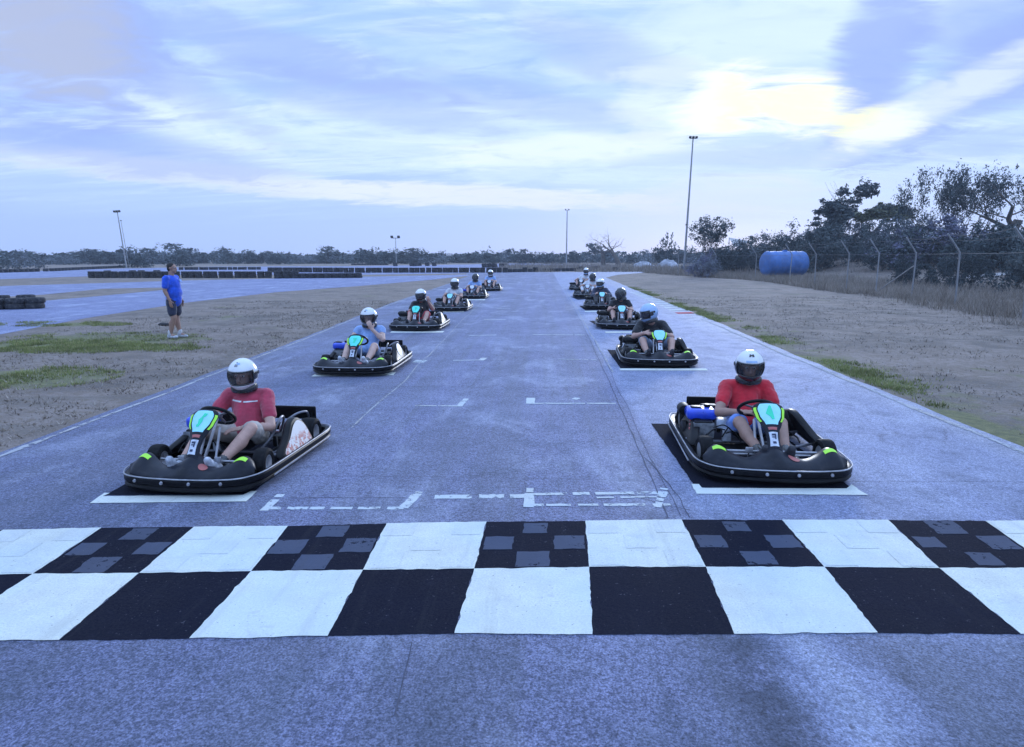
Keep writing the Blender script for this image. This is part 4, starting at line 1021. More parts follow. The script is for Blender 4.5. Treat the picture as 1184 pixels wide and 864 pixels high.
def make_kart(plate_mat, number, pods, engine_tank, label, lime=True, nose_st=True):
    e = empty('go_kart')
    mb = MB(); sweep(mb, OUT, [(-.005, .040), (.012, .044), (.024, .060), (.012, .078), (.026, .096), (.024, .125), (.012, .138), (-.008, .140), (-.03, .13), (-.036, .09), (-.03, .045)])
    bumper = mb.build('bumper', K_BUMP, e, fix=True)
    for z, o_, r_ in [(.143, .022, .0055)]:
        mb = MB(); mb.tube([(x+0, y, z) for x, y in [(px_*(1+.03), py_*(1+.02)) for px_, py_ in OUT]], r_, 6, closed=True); mb.build('rail', K_STEEL, e)
    for sx in (-1, 1):
        mb = MB(); mb.box((sx*.655, .08, .078), (.010, 1.25, .014), bev=.003); mb.build('rub_strip', K_STEEL, e)
    for x in (-.38, -.12, .12, .38):
        mb = MB(); mb.lathe([(.002, -.012), (.012, -.01), (.014, 0)], 'Y', (x, front_y(x)-.032, .115), 10); mb.build('bolt', K_STEEL, bumper)
    # front fairing
    us = lin(-1, 1, 61); vs = lin(0, 1, 10)
    rows = [[nose(u, 0)+Vector((0, 0, -.10)) for u in us]]+[[nose(u, v) for u in us] for v in vs]+[[nose(u, 1)+Vector((0, .012, -.012)) for u in us], [nose(u, 1)+Vector((0, .005, -.13)) for u in us]]
    mb = MB(); mb.loft(rows, False, False, False); nf = mb.build('front_fairing', K_FAIR, e, ang=60)
    if lime:
        for s_ in (-1, 1):
            p = patch(nose, lin(.68, .86, 8) if s_ > 0 else lin(-.86, -.68, 8), lin(.56, .78, 4), .004)
            p.build('lime_sticker', K_LIME, nf)
    if nose_st:
        c = nose(.24, .52, .004); mb = MB(); q = []
        for i in range(16):
            a = 2*math.pi*i/16; q.append(nose(.24+.075*math.cos(a), .52+.16*math.sin(a), .004))
        mb.add(q, [tuple(range(16))]); mb.build('badge', K_REDST, nf)
    # steering fairing
    ts = lin(0, 1, 22); us = lin(-1, 1, 13)
    rings = []
    for t in ts:
        fr = [panel(u, t) for u in us]; bk = [panel(u*.9, t, -.022) for u in reversed(us)]
        rings.append(fr+bk)
    mb = MB(); mb.loft(rings); pn = mb.build('steering_fairing', K_FAIR, e, ang=50)
    def pp(ul, ur, t0, t1, m, nm, off=.0035, n=9, taper=None):
        mb = MB(); g_ = []
        for t in lin(t0, t1, n):
            k_ = 1 if not taper else taper((t-t0)/(t1-t0)); g_.append([panel(u*k_, t, off) for u in lin(ul, ur, 9)])
        mb.loft(g_, False, False, False); return mb.build(nm, m, pn)
    plate = pp(-.72, .72, .56, .965, plate_mat, 'number_plate', taper=lambda q: .80+.20*math.sin(min(1, q*1.6)*math.pi/2)-.12*max(0, q-.85)/.15)
    def onp(x, y, off=.0065):   # plate coordinates -1..1
        t = .765+y*.19; return panel(x*.62, t, off)
    def shape(P, m, nm='number'):
        mb = MB(); o = [onp(x, y) for x, y in P]; mb.add(o, [tuple(range(len(o)))]); return mb.build(nm, m, plate)
    if number == 'four': shape([(-.02, .85), (.18, .80), (.30, .1), (.42, -.55), (.10, -.62), (-.10, -.30), (-.50, -.02), (-.30, .35)], K_GREEN)
    elif number == 'slash': shape([(.15, .75), (.55, .72), (.42, .45), (.20, .30), (.25, -.1), (.0, -.6), (-.35, -.65), (-.42, -.45), (-.22, -.3), (-.30, .1), (-.05, .3)], K_GREEN)
    elif number == 'blur': shape([(-.35, .5), (.4, .55), (.3, .0), (.15, -.5), (-.25, -.45), (-.1, 0)], K_GREEN)
    if lime:
        for s_ in (-1, 1): pp(s_*.80, s_*.97, .62, .90, K_LIME, 'lime_strip')
    pp(-.55, .55, .46, .51, K_REDST, 'badge', n=3)
    st = pp(-.62, .62, .17, .42, K_STICK, 'logo_sticker', n=6)
    for t0, t1, a, b_ in [(.35, .385, -.3, .35), (.315, .335, -.3, .3), (.29, .35, .12, .35), (.21, .25, -.25, .25)]:
        mb = MB(); mb.loft([[panel(u, t, .006) for u in lin(a, b_, 4)] for t in lin(t0, t1, 3)], False, False, False); mb.build('print', K_INK, st)
    # steering wheel
    wc = Vector((-.03, -.20, .47)); wn = Vector((0, .62, .78)).normalized(); wx = Vector((1, 0, 0)); wy = wn.cross(wx)
    ring = [wc+(wx*math.cos(a)+wy*math.sin(a))*.148 for a in [2*math.pi*i/28 for i in range(28)]]
    sw = MB(); sw.tube(ring, .0155, 8, closed=True); sw = sw.build('steering_wheel', K_SEAT, e)
    mb = MB()
    for a in (90, 210, 330): mb.tube([wc, wc+(wx*math.cos(R(a))+wy*math.sin(R(a)))*.145], .011, 6)
    mb.ell(wc, (.04, .03, .03)); mb.build('spokes', K_FRAME, sw)
    mb = MB(); mb.tube([wc, (-.02, -.50, .16)], .013, 8); mb.build('steering_column', K_STEEL, e)
    mb = MB(); mb.tube([(.055, -.33, .40), (.075, -.50, .10)], .012, 8); mb.tube([(-.075, -.33, .40), (-.085, -.50, .10)], .012, 8); mb.build('column_support', K_STEEL, e)
    # floor, frame
    mb = MB(); mb.box((0, -.30, .062), (.66, .78, .012), bev=.004); mb.build('floor_tray', K_DARK, e)
    mb = MB()
    for s_ in (-1, 1): mb.tube(catmull([(s_*.20, -.80, .09), (s_*.24, -.55, .08), (s_*.34, -.2, .08), (s_*.36, .3, .08), (s_*.34, .82, .09)], 4), .016, 8)
    for y in (-.55, .05, .48, .82): mb.tube([(-.36, y, .085), (.36, y, .085)], .015, 8)
    mb.tube([(-.40, -.42, .13), (.40, -.42, .13)], .016, 8)
    for s_ in (-1, 1):
        mb.tube([(s_*.36, -.12, .10), (s_*.60, -.05, .13)], .013, 8); mb.tube([(s_*.36, .32, .10), (s_*.60, .36, .13)], .013, 8)
    mb.build('chassis', K_FRAME, e)
    mb = MB(); mb.tube([(-.38, -.57, .185), (.38, -.57, .185)], .009, 8); mb.tube([(-.36, -.50, .135), (.36, -.50, .135)], .009, 8)
    mb.build('tie_rods', K_STEEL, e)
    for s_ in (-1, 1):
        mb = MB(); mb.tube([(s_*.17, -.55, .07), (s_*.17, -.59, .2)], .007, 6); mb.box((s_*.17, -.595, .20), (.06, .012, .05), bev=.004); mb.build('pedal', K_STEEL, e)
    mb = MB(); mb.tube([(-.47, .60, .135), (.47, .60, .135)], .02, 10); mb.lathe([(.02, -.006), (.10, -.006), (.10, .006), (.02, .006)], 'X', (.20, .60, .135), 20); mb.build('rear_axle', K_STEEL, e)
    # seat
    prof = catmull([(0, -.07, .15), (0, .04, .105), (0, .20, .09), (0, .32, .14), (0, .40, .28), (0, .46, .44), (0, .485, .50)], 4); rings = []
    for p in prof:
        r_ = []
        for u in lin(-1, 1, 15):
            hgt = .13*abs(u)**2.4*(1 if p.z < .4 else .6)
            fw = max(0, (p.z-.12)/.38)
            r_.append(p+Vector((u*(.19-.035*fw), -hgt*fw, hgt*(1-fw))))
        rings.append(r_+[q+Vector((0, .014, -.012)) for q in reversed(r_)])
    mb = MB(); mb.loft(rings); mb.build('seat', K_SEAT, e)
    # wheels
    for nm, x, y, r_, w_ in [('f', -.50, -.43, .13, .12), ('f', .50, -.43, .13, .12), ('r', -.49, .60, .138, .17), ('r', .49, .60, .138, .17)]:
        we = empty('wheel'); we.parent = e; we.location = (x, y, r_+.004)
        if nm == 'f': we.rotation_euler = (0, 0, R(4))
        h_ = w_/2; mb = MB(); mb.lathe([(r_*.56, -h_*.86), (r_*.80, -h_), (r_*.95, -h_*.85), (r_, -h_*.5), (r_*1.005, 0), (r_, h_*.5), (r_*.95, h_*.85), (r_*.80, h_), (r_*.56, h_*.86), (r_*.54, 0)], 'X', n=28, closed=True); mb.build('tyre', K_TYRE, we)
        s_ = 1 if x > 0 else -1; mb = MB(); mb.lathe([(r_*.57, -h_*.8), (r_*.57, h_*.8*1), (r_*.50, h_*.78), (r_*.46, h_*.2), (r_*.2, h_*.3), (.002, h_*.32), (.002, -h_*.32), (r_*.2, -h_*.3), (r_*.46, -h_*.2), (r_*.50, -h_*.78)], 'X', n=24)
        for i in range(3):
            a = i*2.094; mb.lathe([(.008, s_*h_*.3), (.008, s_*h_*.45), (.001, s_*h_*.46)], 'X', (0, math.cos(a)*r_*.3, math.sin(a)*r_*.3), 6)
        mb.build('rim', K_RIM, we)
    # pods
    for sx, stt in ((-1, pods[0]), (1, pods[1])):
        mb, st = make_pod(sx, stt); pd = mb.build('side_pod', K_BUMP, e, fix=True)
        if st.v: st.build('side_sticker', K_SIDEST if stt == 'full' else K_STICK if stt == 'oval' else K_REDST, pd, fix=False)
    # rear fairing plate
    mb = MB(); mb.box((0, .87, .27), (.9, .03, .13), bev=.012); mb.build('rear_bumper', K_BUMP, e)
    mb = MB(); mb.tube(catmull([(.38, .84, .24), (.40, .74, .31), (.36, .60, .32), (.30, .50, .28)], 5), .011, 8); mb.tube(catmull([(.20, .5, .12), (.28, .46, .30), (.32, .30, .34), (.30, .12, .20), (.22, .0, .10)], 5), .012, 8); mb.build('roll_tube', K_FRAME, e)
    # engine on the driver's right (image left)
    en = empty('engine'); en.parent = e; en.location = (-.43, .20, .05); en.scale = (1.1, 1.1, 1.0)
    mb = MB(); mb.box((0, .02, .10), (.20, .22, .18), bev=.02); mb.box((0, -.10, .17), (.15, .14, .12), bev=.01)
    mb.lathe([(.03, 0), (.085, .0), (.09, .03), (.07, .05), (.03, .055)], 'X', (-.15, .03, .10), 20); mb.build('block', K_DARK, en)
    mb = MB()
    for i in range(7): mb.box((0, -.19-.0+.016*i, .15), (.17, .006, .13))
    mb.build('cooling_fins', K_ENG, en)
    mb = MB(); mb.box((0, .00, .27), (.25, .20, .105), bev=.035)
    tk = mb.build('fuel_tank', K_TANK if engine_tank == 'blue' else K_DARK, en)
    mb = MB(); mb.box((-.04, .0, .326), (.09, .07, .02), bev=.008); mb.lathe([(.028, 0), (.028, .03), (.024, .035)], 'Z', (.06, .03, .315), 16); mb.build('filler_cap', K_SEAT, tk)
    mb = MB(); mb.box((.0, -.165, .13), (.15, .012, .10), bev=.004); mb.build('cowl', K_TANK if engine_tank == 'blue' else K_ENG, en)
    mb = MB(); mb.lathe([(.02, -.07), (.05, -.065), (.055, -.04), (.055, .05), (.05, .07), (.02, .075)], 'Y', (-.12, .14, .27), 18); mb.build('air_filter', K_DARK, en)
    mb = MB(); mb.box((.10, .16, .26), (.16, .12, .11), bev=.03); mb.tube(catmull([(.1, .1, .2), (.16, .0, .16), (.14, -.1, .12)], 4), .016, 8); mb.build('muffler', K_DARK if engine_tank == 'blue' else K_ENG, en)
    mb = MB(); mb.box((.17, -.06, .19), (.10, .12, .09), bev=.01); mb.box((.20, -.14, .10), (.07, .05, .12), bev=.01); mb.build('battery_box', K_STICK if engine_tank == 'blue' else K_DARK, en)
    mb = MB()
    rg = random.Random(4)
    for i in range(6):
        p = Vector((rg.uniform(-.05, .2), rg.uniform(-.25, .0), rg.uniform(.05, .2))); q = p+Vector((rg.uniform(-.05, .2), rg.uniform(-.2, .1), rg.uniform(-.1, .12))); mid = p.lerp(q, .5)+Vector((0, 0, .05)); mb.tube(catmull([p, mid, q], 5), .006, 5)
    mb.build('hoses', K_DARK, en)
    # brake caliper and tank on the other side
    mb = MB(); mb.box((.33, .30, .15), (.10, .24, .10), bev=.02); mb.tube([(.33, .18, .20), (.42, .02, .15), (.40, -.10, .14)], .008, 6); mb.box((.28, .56, .17), (.06, .09, .10), bev=.01); mb.build('side_box', K_DARK, e)
    return tag(e, label, 'go-kart', 'go-karts lined up on the starting grid')
KARTS = {}
def kart_at(key, x, y, rz, sc, plate, number, pods, engine, label, lime=True):
    k = (plate.name, number, tuple(pods), engine, lime)
    if k in KARTS:
        e = copy_tree(KARTS[k])
    else: e = make_kart(plate, number, pods, engine, label, lime); KARTS[k] = e
    e.location = (x, y, ZT+.001); e.rotation_euler = (0, 0, R(rz)); e.scale = sc if hasattr(sc, '__len__') else (sc,)*3
    tag(e, label, 'go-kart', 'go-karts lined up on the starting grid'); return e
KP = { # id: x, y centre, rz
 'L1': (-2.70, 5.31, -3.5, (.91, .90, 1.)), 'R1': (1.93, 5.83, -3, 1.), 'L2': (-2.95, 10.33, 0, 1.), 'R2': (1.98, 11.33, -3, 1.), 'L3': (-3.17, 16.3, 0, 1.03), 'R3': (2.02, 16.9, -4, 1.),
 'L4': (-3.15, 22.0, 0, 1.), 'R4': (2.08, 23.2, -4, 1.), 'L5': (-3.12, 28.5, 0, 1.), 'R5': (1.98, 29.5, -3, 1.), 'L6': (-2.9, 34.8, 0, 1.), 'R6': (2.05, 36.0, -2, 1.)}
specs = {
 'L1': (K_AQUA, 'slash', ('script', 'full'), 'blue', 'black go-kart in the left front grid box with a printed white side panel', True),
 'R1': (K_AQUA, 'four', ('script', 'plain'), 'blue', 'black go-kart in the right front grid box with a green mark on its plate', True),
 'L2': (K_TURQ, 'blur', ('plain', 'oval'), 'blue', 'go-kart with a blue tank carrying the driver in light blue, second in the left row', True),
 'R2': (K_AQUA, None, ('oval', 'oval'), 'dark', 'go-kart under the driver leaning over in a pale blue helmet, second in the right row', True),
 'L3': (K_TURQ, 'blur', ('plain', 'oval'), 'dark', 'go-kart of the driver in red shorts, third in the left row', False),
 'R3': (K_AQUA, None, ('oval', 'plain'), 'dark', 'go-kart under the driver in a black helmet, third in the right row', False),
 'L4': (K_AQUA, None, ('plain', 'oval'), 'dark', 'go-kart fourth in the left row, behind the one with the red-shorted driver', False),
 'R4': (K_AQUA, None, ('oval', 'plain'), 'dark', 'go-kart fourth in the right row, its driver in a white and blue helmet', False),
 'L5': (K_STICK, None, ('plain', 'oval'), 'blue', 'go-kart with a blue front panel fifth in the left row', False),
 'R5': (K_STICK, None, ('oval', 'plain'), 'dark', 'go-kart fifth in the right row, under the driver in the black helmet and white shirt', False),
 'L6': (K_STICK, None, ('plain', 'oval'), 'dark', 'go-kart at the far end of the left row', False),
 'R6': (K_STICK, None, ('oval', 'plain'), 'dark', 'go-kart at the far end of the right row', False)}
for k in KP:
    x, y, rz, sc = KP[k]; pl, nb, pods, en, lab, lime = specs[k]
    kart_at(k, x, y, rz, sc, pl, nb, pods, en, lab, lime)

# ------------------------------------------------------------------ people
def skinm(n, c): return mat(n, c, .55, var=.10, scale=14, bump=.15, bscale=120)
SK1 = skinm('skin', (.50, .30, .235)); SK2 = skinm('tanned_skin', (.36, .215, .165)); SK3 = skinm('fair_skin', (.58, .38, .31))
def cloth(n, c, v=.22): return mat(n, c, .9, var=v, scale=7, bump=.6, bscale=26, sheen=.3)
def bake(name, mb, voxel, m, parent, smooth=3):
    me = mb.mesh(name, m, True, 180)
    o = bpy.data.objects.new(name, me); COL.objects.link(o)
    md = o.modifiers.new('r', 'REMESH'); md.mode = 'VOXEL'; md.voxel_size = voxel; md.use_smooth_shade = True
    ms = o.modifiers.new('s', 'SMOOTH'); ms.factor = .5; ms.iterations = smooth
    dg = bpy.context.evaluated_depsgraph_get(); dg.update()
    me2 = bpy.data.meshes.new_from_object(o.evaluated_get(dg)); me2.name = name
    bpy.data.objects.remove(o); bpy.data.meshes.remove(me)
    if name in ('shirt', 'shorts', 'trousers'):
        nn = [v.normal.copy() for v in me2.vertices]
        for v, n_ in zip(me2.vertices, nn):
            c = v.co; v.co = c+n_*(mnoise.noise(Vector((c.x*9+c.z*5, c.y*9, c.z*17)))*.007+mnoise.noise(Vector((c.x*26, c.y*22+c.z*18, c.z*30)))*.0035)
    me2.materials.clear(); me2.materials.append(m)
    me2.polygons.foreach_set('material_index', [0]*len(me2.polygons)); me2.polygons.foreach_set('use_smooth', [True]*len(me2.polygons))
    o = link(name, me2, parent); return o
def hand(mb, wrist, d, n, curl=.9, side=1, fr=.0085):
    """wrist point, direction, palm normal, curl in radians"""
    w = Vector(wrist); d = Vector(d).normalized(); n = Vector(n); n = (n-d*n.dot(d)).normalized(); s_ = d.cross(n)*side
    pc = w+d*.048
    M_ = Matrix((s_, d, n)).transposed()
    mb.ell(pc, (.040, .052, .016), M_, 12, 8)
    for i, (off, L) in enumerate([(-.030, .070), (-.010, .080), (.011, .075), (.030, .058)]):
        p = w+d*.088+s_*off; dd = d.copy(); r_ = fr
        mb.capsule(w+d*.05+s_*off*.8, r_*1.1, p, r_*1.05, 8)
        for k in range(3):
            q = Quaternion(s_, -curl*(.35+.25*k)*side) if False else None
            a = curl*(.5+.55*k); dd = (d*math.cos(a)+n*math.sin(a)).normalized()
            p2 = p+dd*L*(.45, .32, .23)[k]; mb.capsule(p, r_, p2, r_*.92, 8); p = p2; r_ *= .93
    t0 = w+d*.022-s_*.030; t1 = t0+(d*.6-s_*.75+n*.35).normalized()*.036; t2 = t1+(d*.9-s_*.1+n*.5).normalized()*.030
    mb.capsule(t0, fr*1.4, t1, fr*1.15, 8); mb.capsule(t1, fr*1.1, t2, fr, 8)
key_near = True
def helmet(parent, c, rot, shell, chin, face, logo=None, rx=.132, ry=.150, rz=.155, trimw=None):
    he = empty('helmet'); he.parent = parent; he.location = c; he.rotation_euler = rot
    NU, NV = (108, 64) if key_near else (60, 36)
    def H(az, el, off=0.):   # az 0 = front (-Y), el -90..90
        a, e_ = R(az), R(el); cx_ = math.cos(e_)
        zf = math.sin(e_); r_ = Vector((math.sin(a)*cx_*(rx+off), -math.cos(a)*cx_*(ry+off), zf*(rz+off)))
        if zf < 0:
            fr = max(0, math.cos(a)); r_.y -= .022*fr*min(1, -zf*2)*cx_**.3; r_.x *= 1-.14*(-zf); r_.z *= .93
            if zf < -.72: r_.z = -(.72*(rz+off))*.93-(.0) if False else r_.z
        return r_
    def inwin(az, el, g_=0): return abs(az) < 66+g_*1.2 and -21-g_ < el < 20+g_
    parts = {'shell': MB(), 'chin': MB(), 'trim': MB()}
    ELO = -66
    for i in range(NV):
        e0 = ELO+(90-ELO)*i/NV; e1 = ELO+(90-ELO)*(i+1)/NV
        for j in range(NU):
            a0 = -180+360*j/NU; a1 = a0+360/NU; am, em = (a0+a1)/2, (e0+e1)/2
            if inwin(am, em): continue
            if inwin(am, em, 5): k = 'trim'
            elif em < -12 and abs(am) < 108+(em+12)*.3: k = 'chin'
            elif abs(am) < 92 and -16 < em < 14 and abs(am) > 66: k = 'trim'
            else: k = 'shell'
            q = [H(a0, e0), H(a1, e0), H(a1, min(e1, 89.9)), H(a0, min(e1, 89.9))]; parts[k].add(q, [(0, 1, 2, 3)])
    def fin(mbx, nm, m, par):
        me = mbx.mesh(nm, m, True, 180); bm = bmesh.new(); bm.from_mesh(me); bmesh.ops.remove_doubles(bm, verts=bm.verts[:], dist=.0004); bm.to_mesh(me); bm.free()
        for p in me.polygons: p.use_smooth = True
        o = link(nm, me, par); md = o.modifiers.new('t', 'SOLIDIFY'); md.thickness = .012; md.offset = -1; return o
    fin(parts['shell'], 'shell', shell, he); fin(parts['chin'], 'chin_guard', chin, he); fin(parts['trim'], 'visor_trim', HM_BLACK, he)
    mb = MB(); mb.loft([[H(a, e_, -.010) for a in lin(-72, 72, 25)] for e_ in lin(-25, 24, 11)], False, False, False); mb.build('visor', face, he)
    mb = MB()
    for zz_ in (-.115,): mb.lathe([(rx*.62, -.02), (rx*.86, -.028), (rx*.90, 0), (rx*.8, .03)], 'Z', (0, 0, zz_), 20)
    mb.build('padding', HM_BLACK, he)
    if logo:
        for (a0, a1, e0, e1, m) in logo:
            mb = MB(); mb.loft([[H(a, e_, .0025) for a in lin(a0, a1, 7)] for e_ in lin(e0, e1, 4)], False, False, False); mb.build('logo', m, he)
    for a in (-100, 100):
        p = H(a, 8); mb = MB(); mb.lathe([(.002, -.006), (.016, -.005), (.018, .0), (.016, .006), (.002, .007)], 'X', p, 14); mb.build('visor_pivot', HM_BLACK, he)
    return he
HM_WHITE = mat('white_helmet_shell', (.74, .76, .78), .22, var=.05, scale=6, coat=.8); HM_BLACK = mat('black_helmet_shell', (.015, .015, .018), .25, coat=.6)
HM_BLUE = mat('pale_blue_helmet_shell', (.34, .50, .74), .28, var=.1, coat=.7); HM_GREY = mat('grey_helmet_shell', (.20, .21, .24), .3, var=.4, scale=12, coat=.5)
def visor_mat(tint=.35):
    m, nt, b = newmat('smoked_visor'); b.inputs['Base Color'].default_value = (.02, .022, .03, 1); b.inputs['Roughness'].default_value = .08
    b.inputs['Alpha'].default_value = tint; b.inputs['Coat Weight'].default_value = .6
    return m
VIS_CLEAR = visor_mat(.42); VIS_DARK = visor_mat(.86)
EYEW = mat('eye_white', (.7, .7, .7), .3); EYED = mat('dark_iris', (.03, .02, .02), .2)
def head(mb, c, f, up):
    """head shape at centre c, facing f"""
    c = Vector(c); f = Vector(f).normalized(); up = Vector(up); up = (up-f*up.dot(f)).normalized(); s_ = f.cross(up)
    M_ = Matrix((s_, -f, up)).transposed()
    mb.ell(c+up*.025-f*.008, (.075, .093, .088), M_, 16, 12); mb.ell(c-up*.045+f*.022, (.055, .066, .070), M_, 14, 10)
    mb.capsule(c+f*.088+up*.018, .010, c+f*.106-up*.022, .016, 8)               # nose
    mb.ell(c+f*.082-up*.052, (.024, .012, .007), M_, 10, 6); mb.ell(c+f*.080-up*.064, (.021, .012, .007), M_, 10, 6)   # lips
    mb.ell(c+f*.070-up*.095, (.022, .02, .016), M_, 10, 6)
    for q in (-1, 1):
        mb.ell(c+s_*q*.078-f*.008-up*.004, (.010, .018, .030), M_, 10, 8)
        mb.capsule(c+s_*q*.018+f*.084+up*.040, .008, c+s_*q*.045+f*.074+up*.040, .008, 8)
    return s_
def eyes(parent, c, f, up):
    c = Vector(c); f = Vector(f).normalized(); up = Vector(up); up = (up-f*up.dot(f)).normalized(); s_ = f.cross(up)
    for q in (-1, 1):
        mb = MB(); mb.ell(c+s_*q*.031+f*.075+up*.018, (.014, .014, .010), None, 12, 8); eo = mb.build('eye', EYEW, parent)
        mb = MB(); mb.ell(c+s_*q*.031+f*.086+up*.018, (.0065, .0065, .0065), None, 8, 6); mb.build('iris', EYED, eo)
def driver(key, P):
    global key_near
    key_near = bool(P.get('near', 0))
    """seated driver; local frame of the kart, front -Y"""
    x, y, rz, sc = KP[key]
    e = empty('person', (x, y, ZT), R(rz)); e.scale = P.get('scale', (1, 1, 1))
    near = P.get('near', 0); vx_ = (.0068 if near == 2 else .010 if near else .016); fr = .0095 if near == 2 else .011 if near else .014
    lx, ly = P.get('lean', (0, 0))
    pel = Vector((0, .25, .20)); che = Vector((lx*.55, .33+ly*.5, .44)); nk = Vector((lx*.9, .32+ly*.9, .575)); hc = Vector(P.get('head', (lx, .28+ly, .725)))
    f = Vector(P.get('face', (0, -1, -.05))); up = Vector(P.get('up', (0, .08, 1)))
    shL, shR = nk+Vector((-.175, .02, -.045)), nk+Vector((.175, .02, -.045))
    A = P['arms'] # ((elbow, wrist, dir, normal, curl) left(image), right(image))
    LG = P['legs'] # ((knee, ankle), ...)
    body = MB(); head(body, hc, f, up)
    body.capsule(nk-Vector((0, 0, .04)), .060, hc-up.normalized()*.06, .052)
    body.ell(che, (.155, .10, .15)); body.ell(pel+Vector((0, 0, .04)), (.155, .12, .12)); body.capsule(pel+Vector((0, 0, .05)), .13, che, .125)
    for s_, sh, (el, wr, dr, nn, cu) in ((-1, shL, A[0]), (1, shR, A[1])):
        body.capsule(sh, .056, el, .043); body.capsule(el, .043, wr, .027); body.capsule(Vector(el).lerp(Vector(wr), .3), .044, Vector(el).lerp(Vector(wr), .35), .042)
        hand(body, wr, dr, nn, cu, s_, fr)
    hips = (pel+Vector((-.095, -.03, .0)), pel+Vector((.095, -.03, .0)))
    for hp, (kn, an) in zip(hips, LG):
        kn, an = Vector(kn), Vector(an)
        body.capsule(hp, .085, kn, .058); body.capsule(kn, .056, an, .037); m_ = kn.lerp(an, .35)+Vector((0, .018, -.015)); body.capsule(kn.lerp(an, .2), .05, m_, .054); body.capsule(m_, .054, kn.lerp(an, .7), .042)
        body.capsule(an, .036, an+Vector((0, -.05, .0)), .03)
    bo = bake('body', body, vx_, P['skin'], e)
    sh_ = MB(); sh_.ell(che+Vector((0, 0, .0)), (.172, .118, .165)); sh_.capsule(pel+Vector((0, 0, .06)), .148, che, .14); sh_.ell(pel+Vector((0, -.02, .04)), (.168, .142, .10))
    sh_.capsule(shL*.96+nk*.04, .072, shR*.96+nk*.04, .072); sh_.ell(nk+Vector((0, .01, -.045)), (.12, .085, .06))
    slv = P.get('sleeve', .55)
    for sh, (el, *_) in ((shL, A[0]), (shR, A[1])):
        el = Vector(el)
        if slv > 0: sh_.capsule(sh, .072, sh.lerp(el, slv), .066)
        if slv > .99: sh_.capsule(sh, .070, el, .06); sh_.capsule(el, .058, Vector(_[0]).lerp(el, .1), .042)
    so = bake('shirt', sh_, vx_*1.15, P['shirt'], e)
    st_ = MB(); st_.ell(pel+Vector((0, -.02, .01)), (.175, .142, .105)); tl = P.get('trouser', .9)
    for hp, (kn, an) in zip(hips, LG):
        kn, an = Vector(kn), Vector(an); 
        if tl <= 1: st_.capsule(hp, .103, hp.lerp(kn, tl), .082)
        else: st_.capsule(hp, .10, kn, .072); st_.capsule(kn, .070, kn.lerp(an, tl-1), .052)
    bake('shorts' if tl <= 1 else 'trousers', st_, vx_*1.15, P['pants'], e)
    for (kn, an) in LG:
        an = Vector(an); mb = MB(); mb.capsule(an+Vector((0, .015, -.03)), .042, an+Vector((0, -.02, .0)), .046); mb.capsule(an+Vector((0, -.01, -.025)), .042, an+Vector((.0, -.11, .045)), .038); mb.capsule(an+Vector((0, -.1, .04)), .038, an+Vector((0, -.135, .09)), .03)
        bake('shoe', mb, .009 if near else .016, P['shoes'], e)
        mb = MB(); kn = Vector(kn); mb.capsule(an, .042, an.lerp(kn, .18), .042, 10); mb.build('sock', P.get('socks', HM_BLACK), e)
    if near: eyes(e, hc, f, up)
    # helmet orientation
    hf = f.normalized(); hu = (up-hf*up.dot(hf)).normalized(); hs = (-hf).cross(hu)*-1
    M_ = Matrix(((-hf).cross(hu)*-1, -hf, hu)).transposed() if False else None
    xax = Vector(hu.cross(hf)); xax = hu.cross(hf)
    M_ = Matrix((xax, -hf, hu)).transposed()
    hm = P['helmet']; h_ = helmet(e, hc+hu*.008, (0, 0, 0), hm[0], hm[1], hm[2], hm[3] if len(hm) > 3 else None)
    h_.rotation_euler = M_.to_euler()
    if P.get('stripe'):
        me = so.data; bvh = BVHTree.FromPolygons([v.co for v in me.vertices], [p.vertices for p in me.polygons])
        for (x0, x1, z0, z1) in P['stripe']:
            mb = MB(); g_ = []
            for z in lin(z0, z1, 3):
                r_ = []
                for xx in lin(x0, x1, 12):
                    hit = bvh.ray_cast(Vector((xx, -1, z)), Vector((0, 1, 0)))
                    r_.append(hit[0]+Vector((0, -.004, 0)) if hit[0] else Vector((xx, .2, z)))
                g_.append(r_)
            mb.loft(g_, False, False, False); mb.build('chest_stripe', cloth('white_print', (.7, .7, .72)), so)
    return tag(e, P['label'], 'person', 'kart drivers waiting on the grid')
WHEEL_L = ((-.27, .14, .36), (-.185, -.12, .43), (.2, -1, .35), (.7, .1, -.6), 1.2)
WHEEL_R = ((.27, .14, .36), (.145, -.12, .43), (-.2, -1, .35), (-.7, .1, -.6), 1.2)
LEGS = (((-.19, -.16, .34), (-.17, -.53, .15)), ((.20, -.16, .34), (.17, -.53, .15)))
W_SHOE = mat('pale_trainer', (.50, .52, .58), .7, var=.3, scale=20); D_SHOE = mat('dark_trainer', (.04, .04, .05), .7)
C_RED1 = cloth('maroon_cotton', (.43, .045, .085)); C_RED2 = cloth('red_cotton', (.56, .018, .035)); C_KHAKI = cloth('khaki_cotton', (.40, .35, .31)); C_BLUE = cloth('blue_shorts_cotton', (.10, .22, .60))
C_LBLUE = cloth('light_blue_cotton', (.28, .42, .72)); C_BLACK = cloth('black_cotton', (.018, .018, .022)); C_NAVY = cloth('navy_cotton', (.03, .035, .07)); C_WHITE = cloth('white_cotton', (.6, .62, .68)); C_REDS = cloth('bright_red_cotton', (.62, .02, .05)); C_DENIM = cloth('faded_denim', (.22, .30, .46))
LOGO = [(-16, 2, 42, 52, HM_GREY), (-4, 15, 50, 58, HM_BLUE), (-12, -2, 56, 62, HM_GREY)]
LOGO2 = [(-24, 24, 27, 34, HM_BLUE), (-14, -4, 48, 60, HM_BLACK), (4, 16, 48, 60, HM_BLACK), (-6, 6, 52, 58, HM_BLACK)]
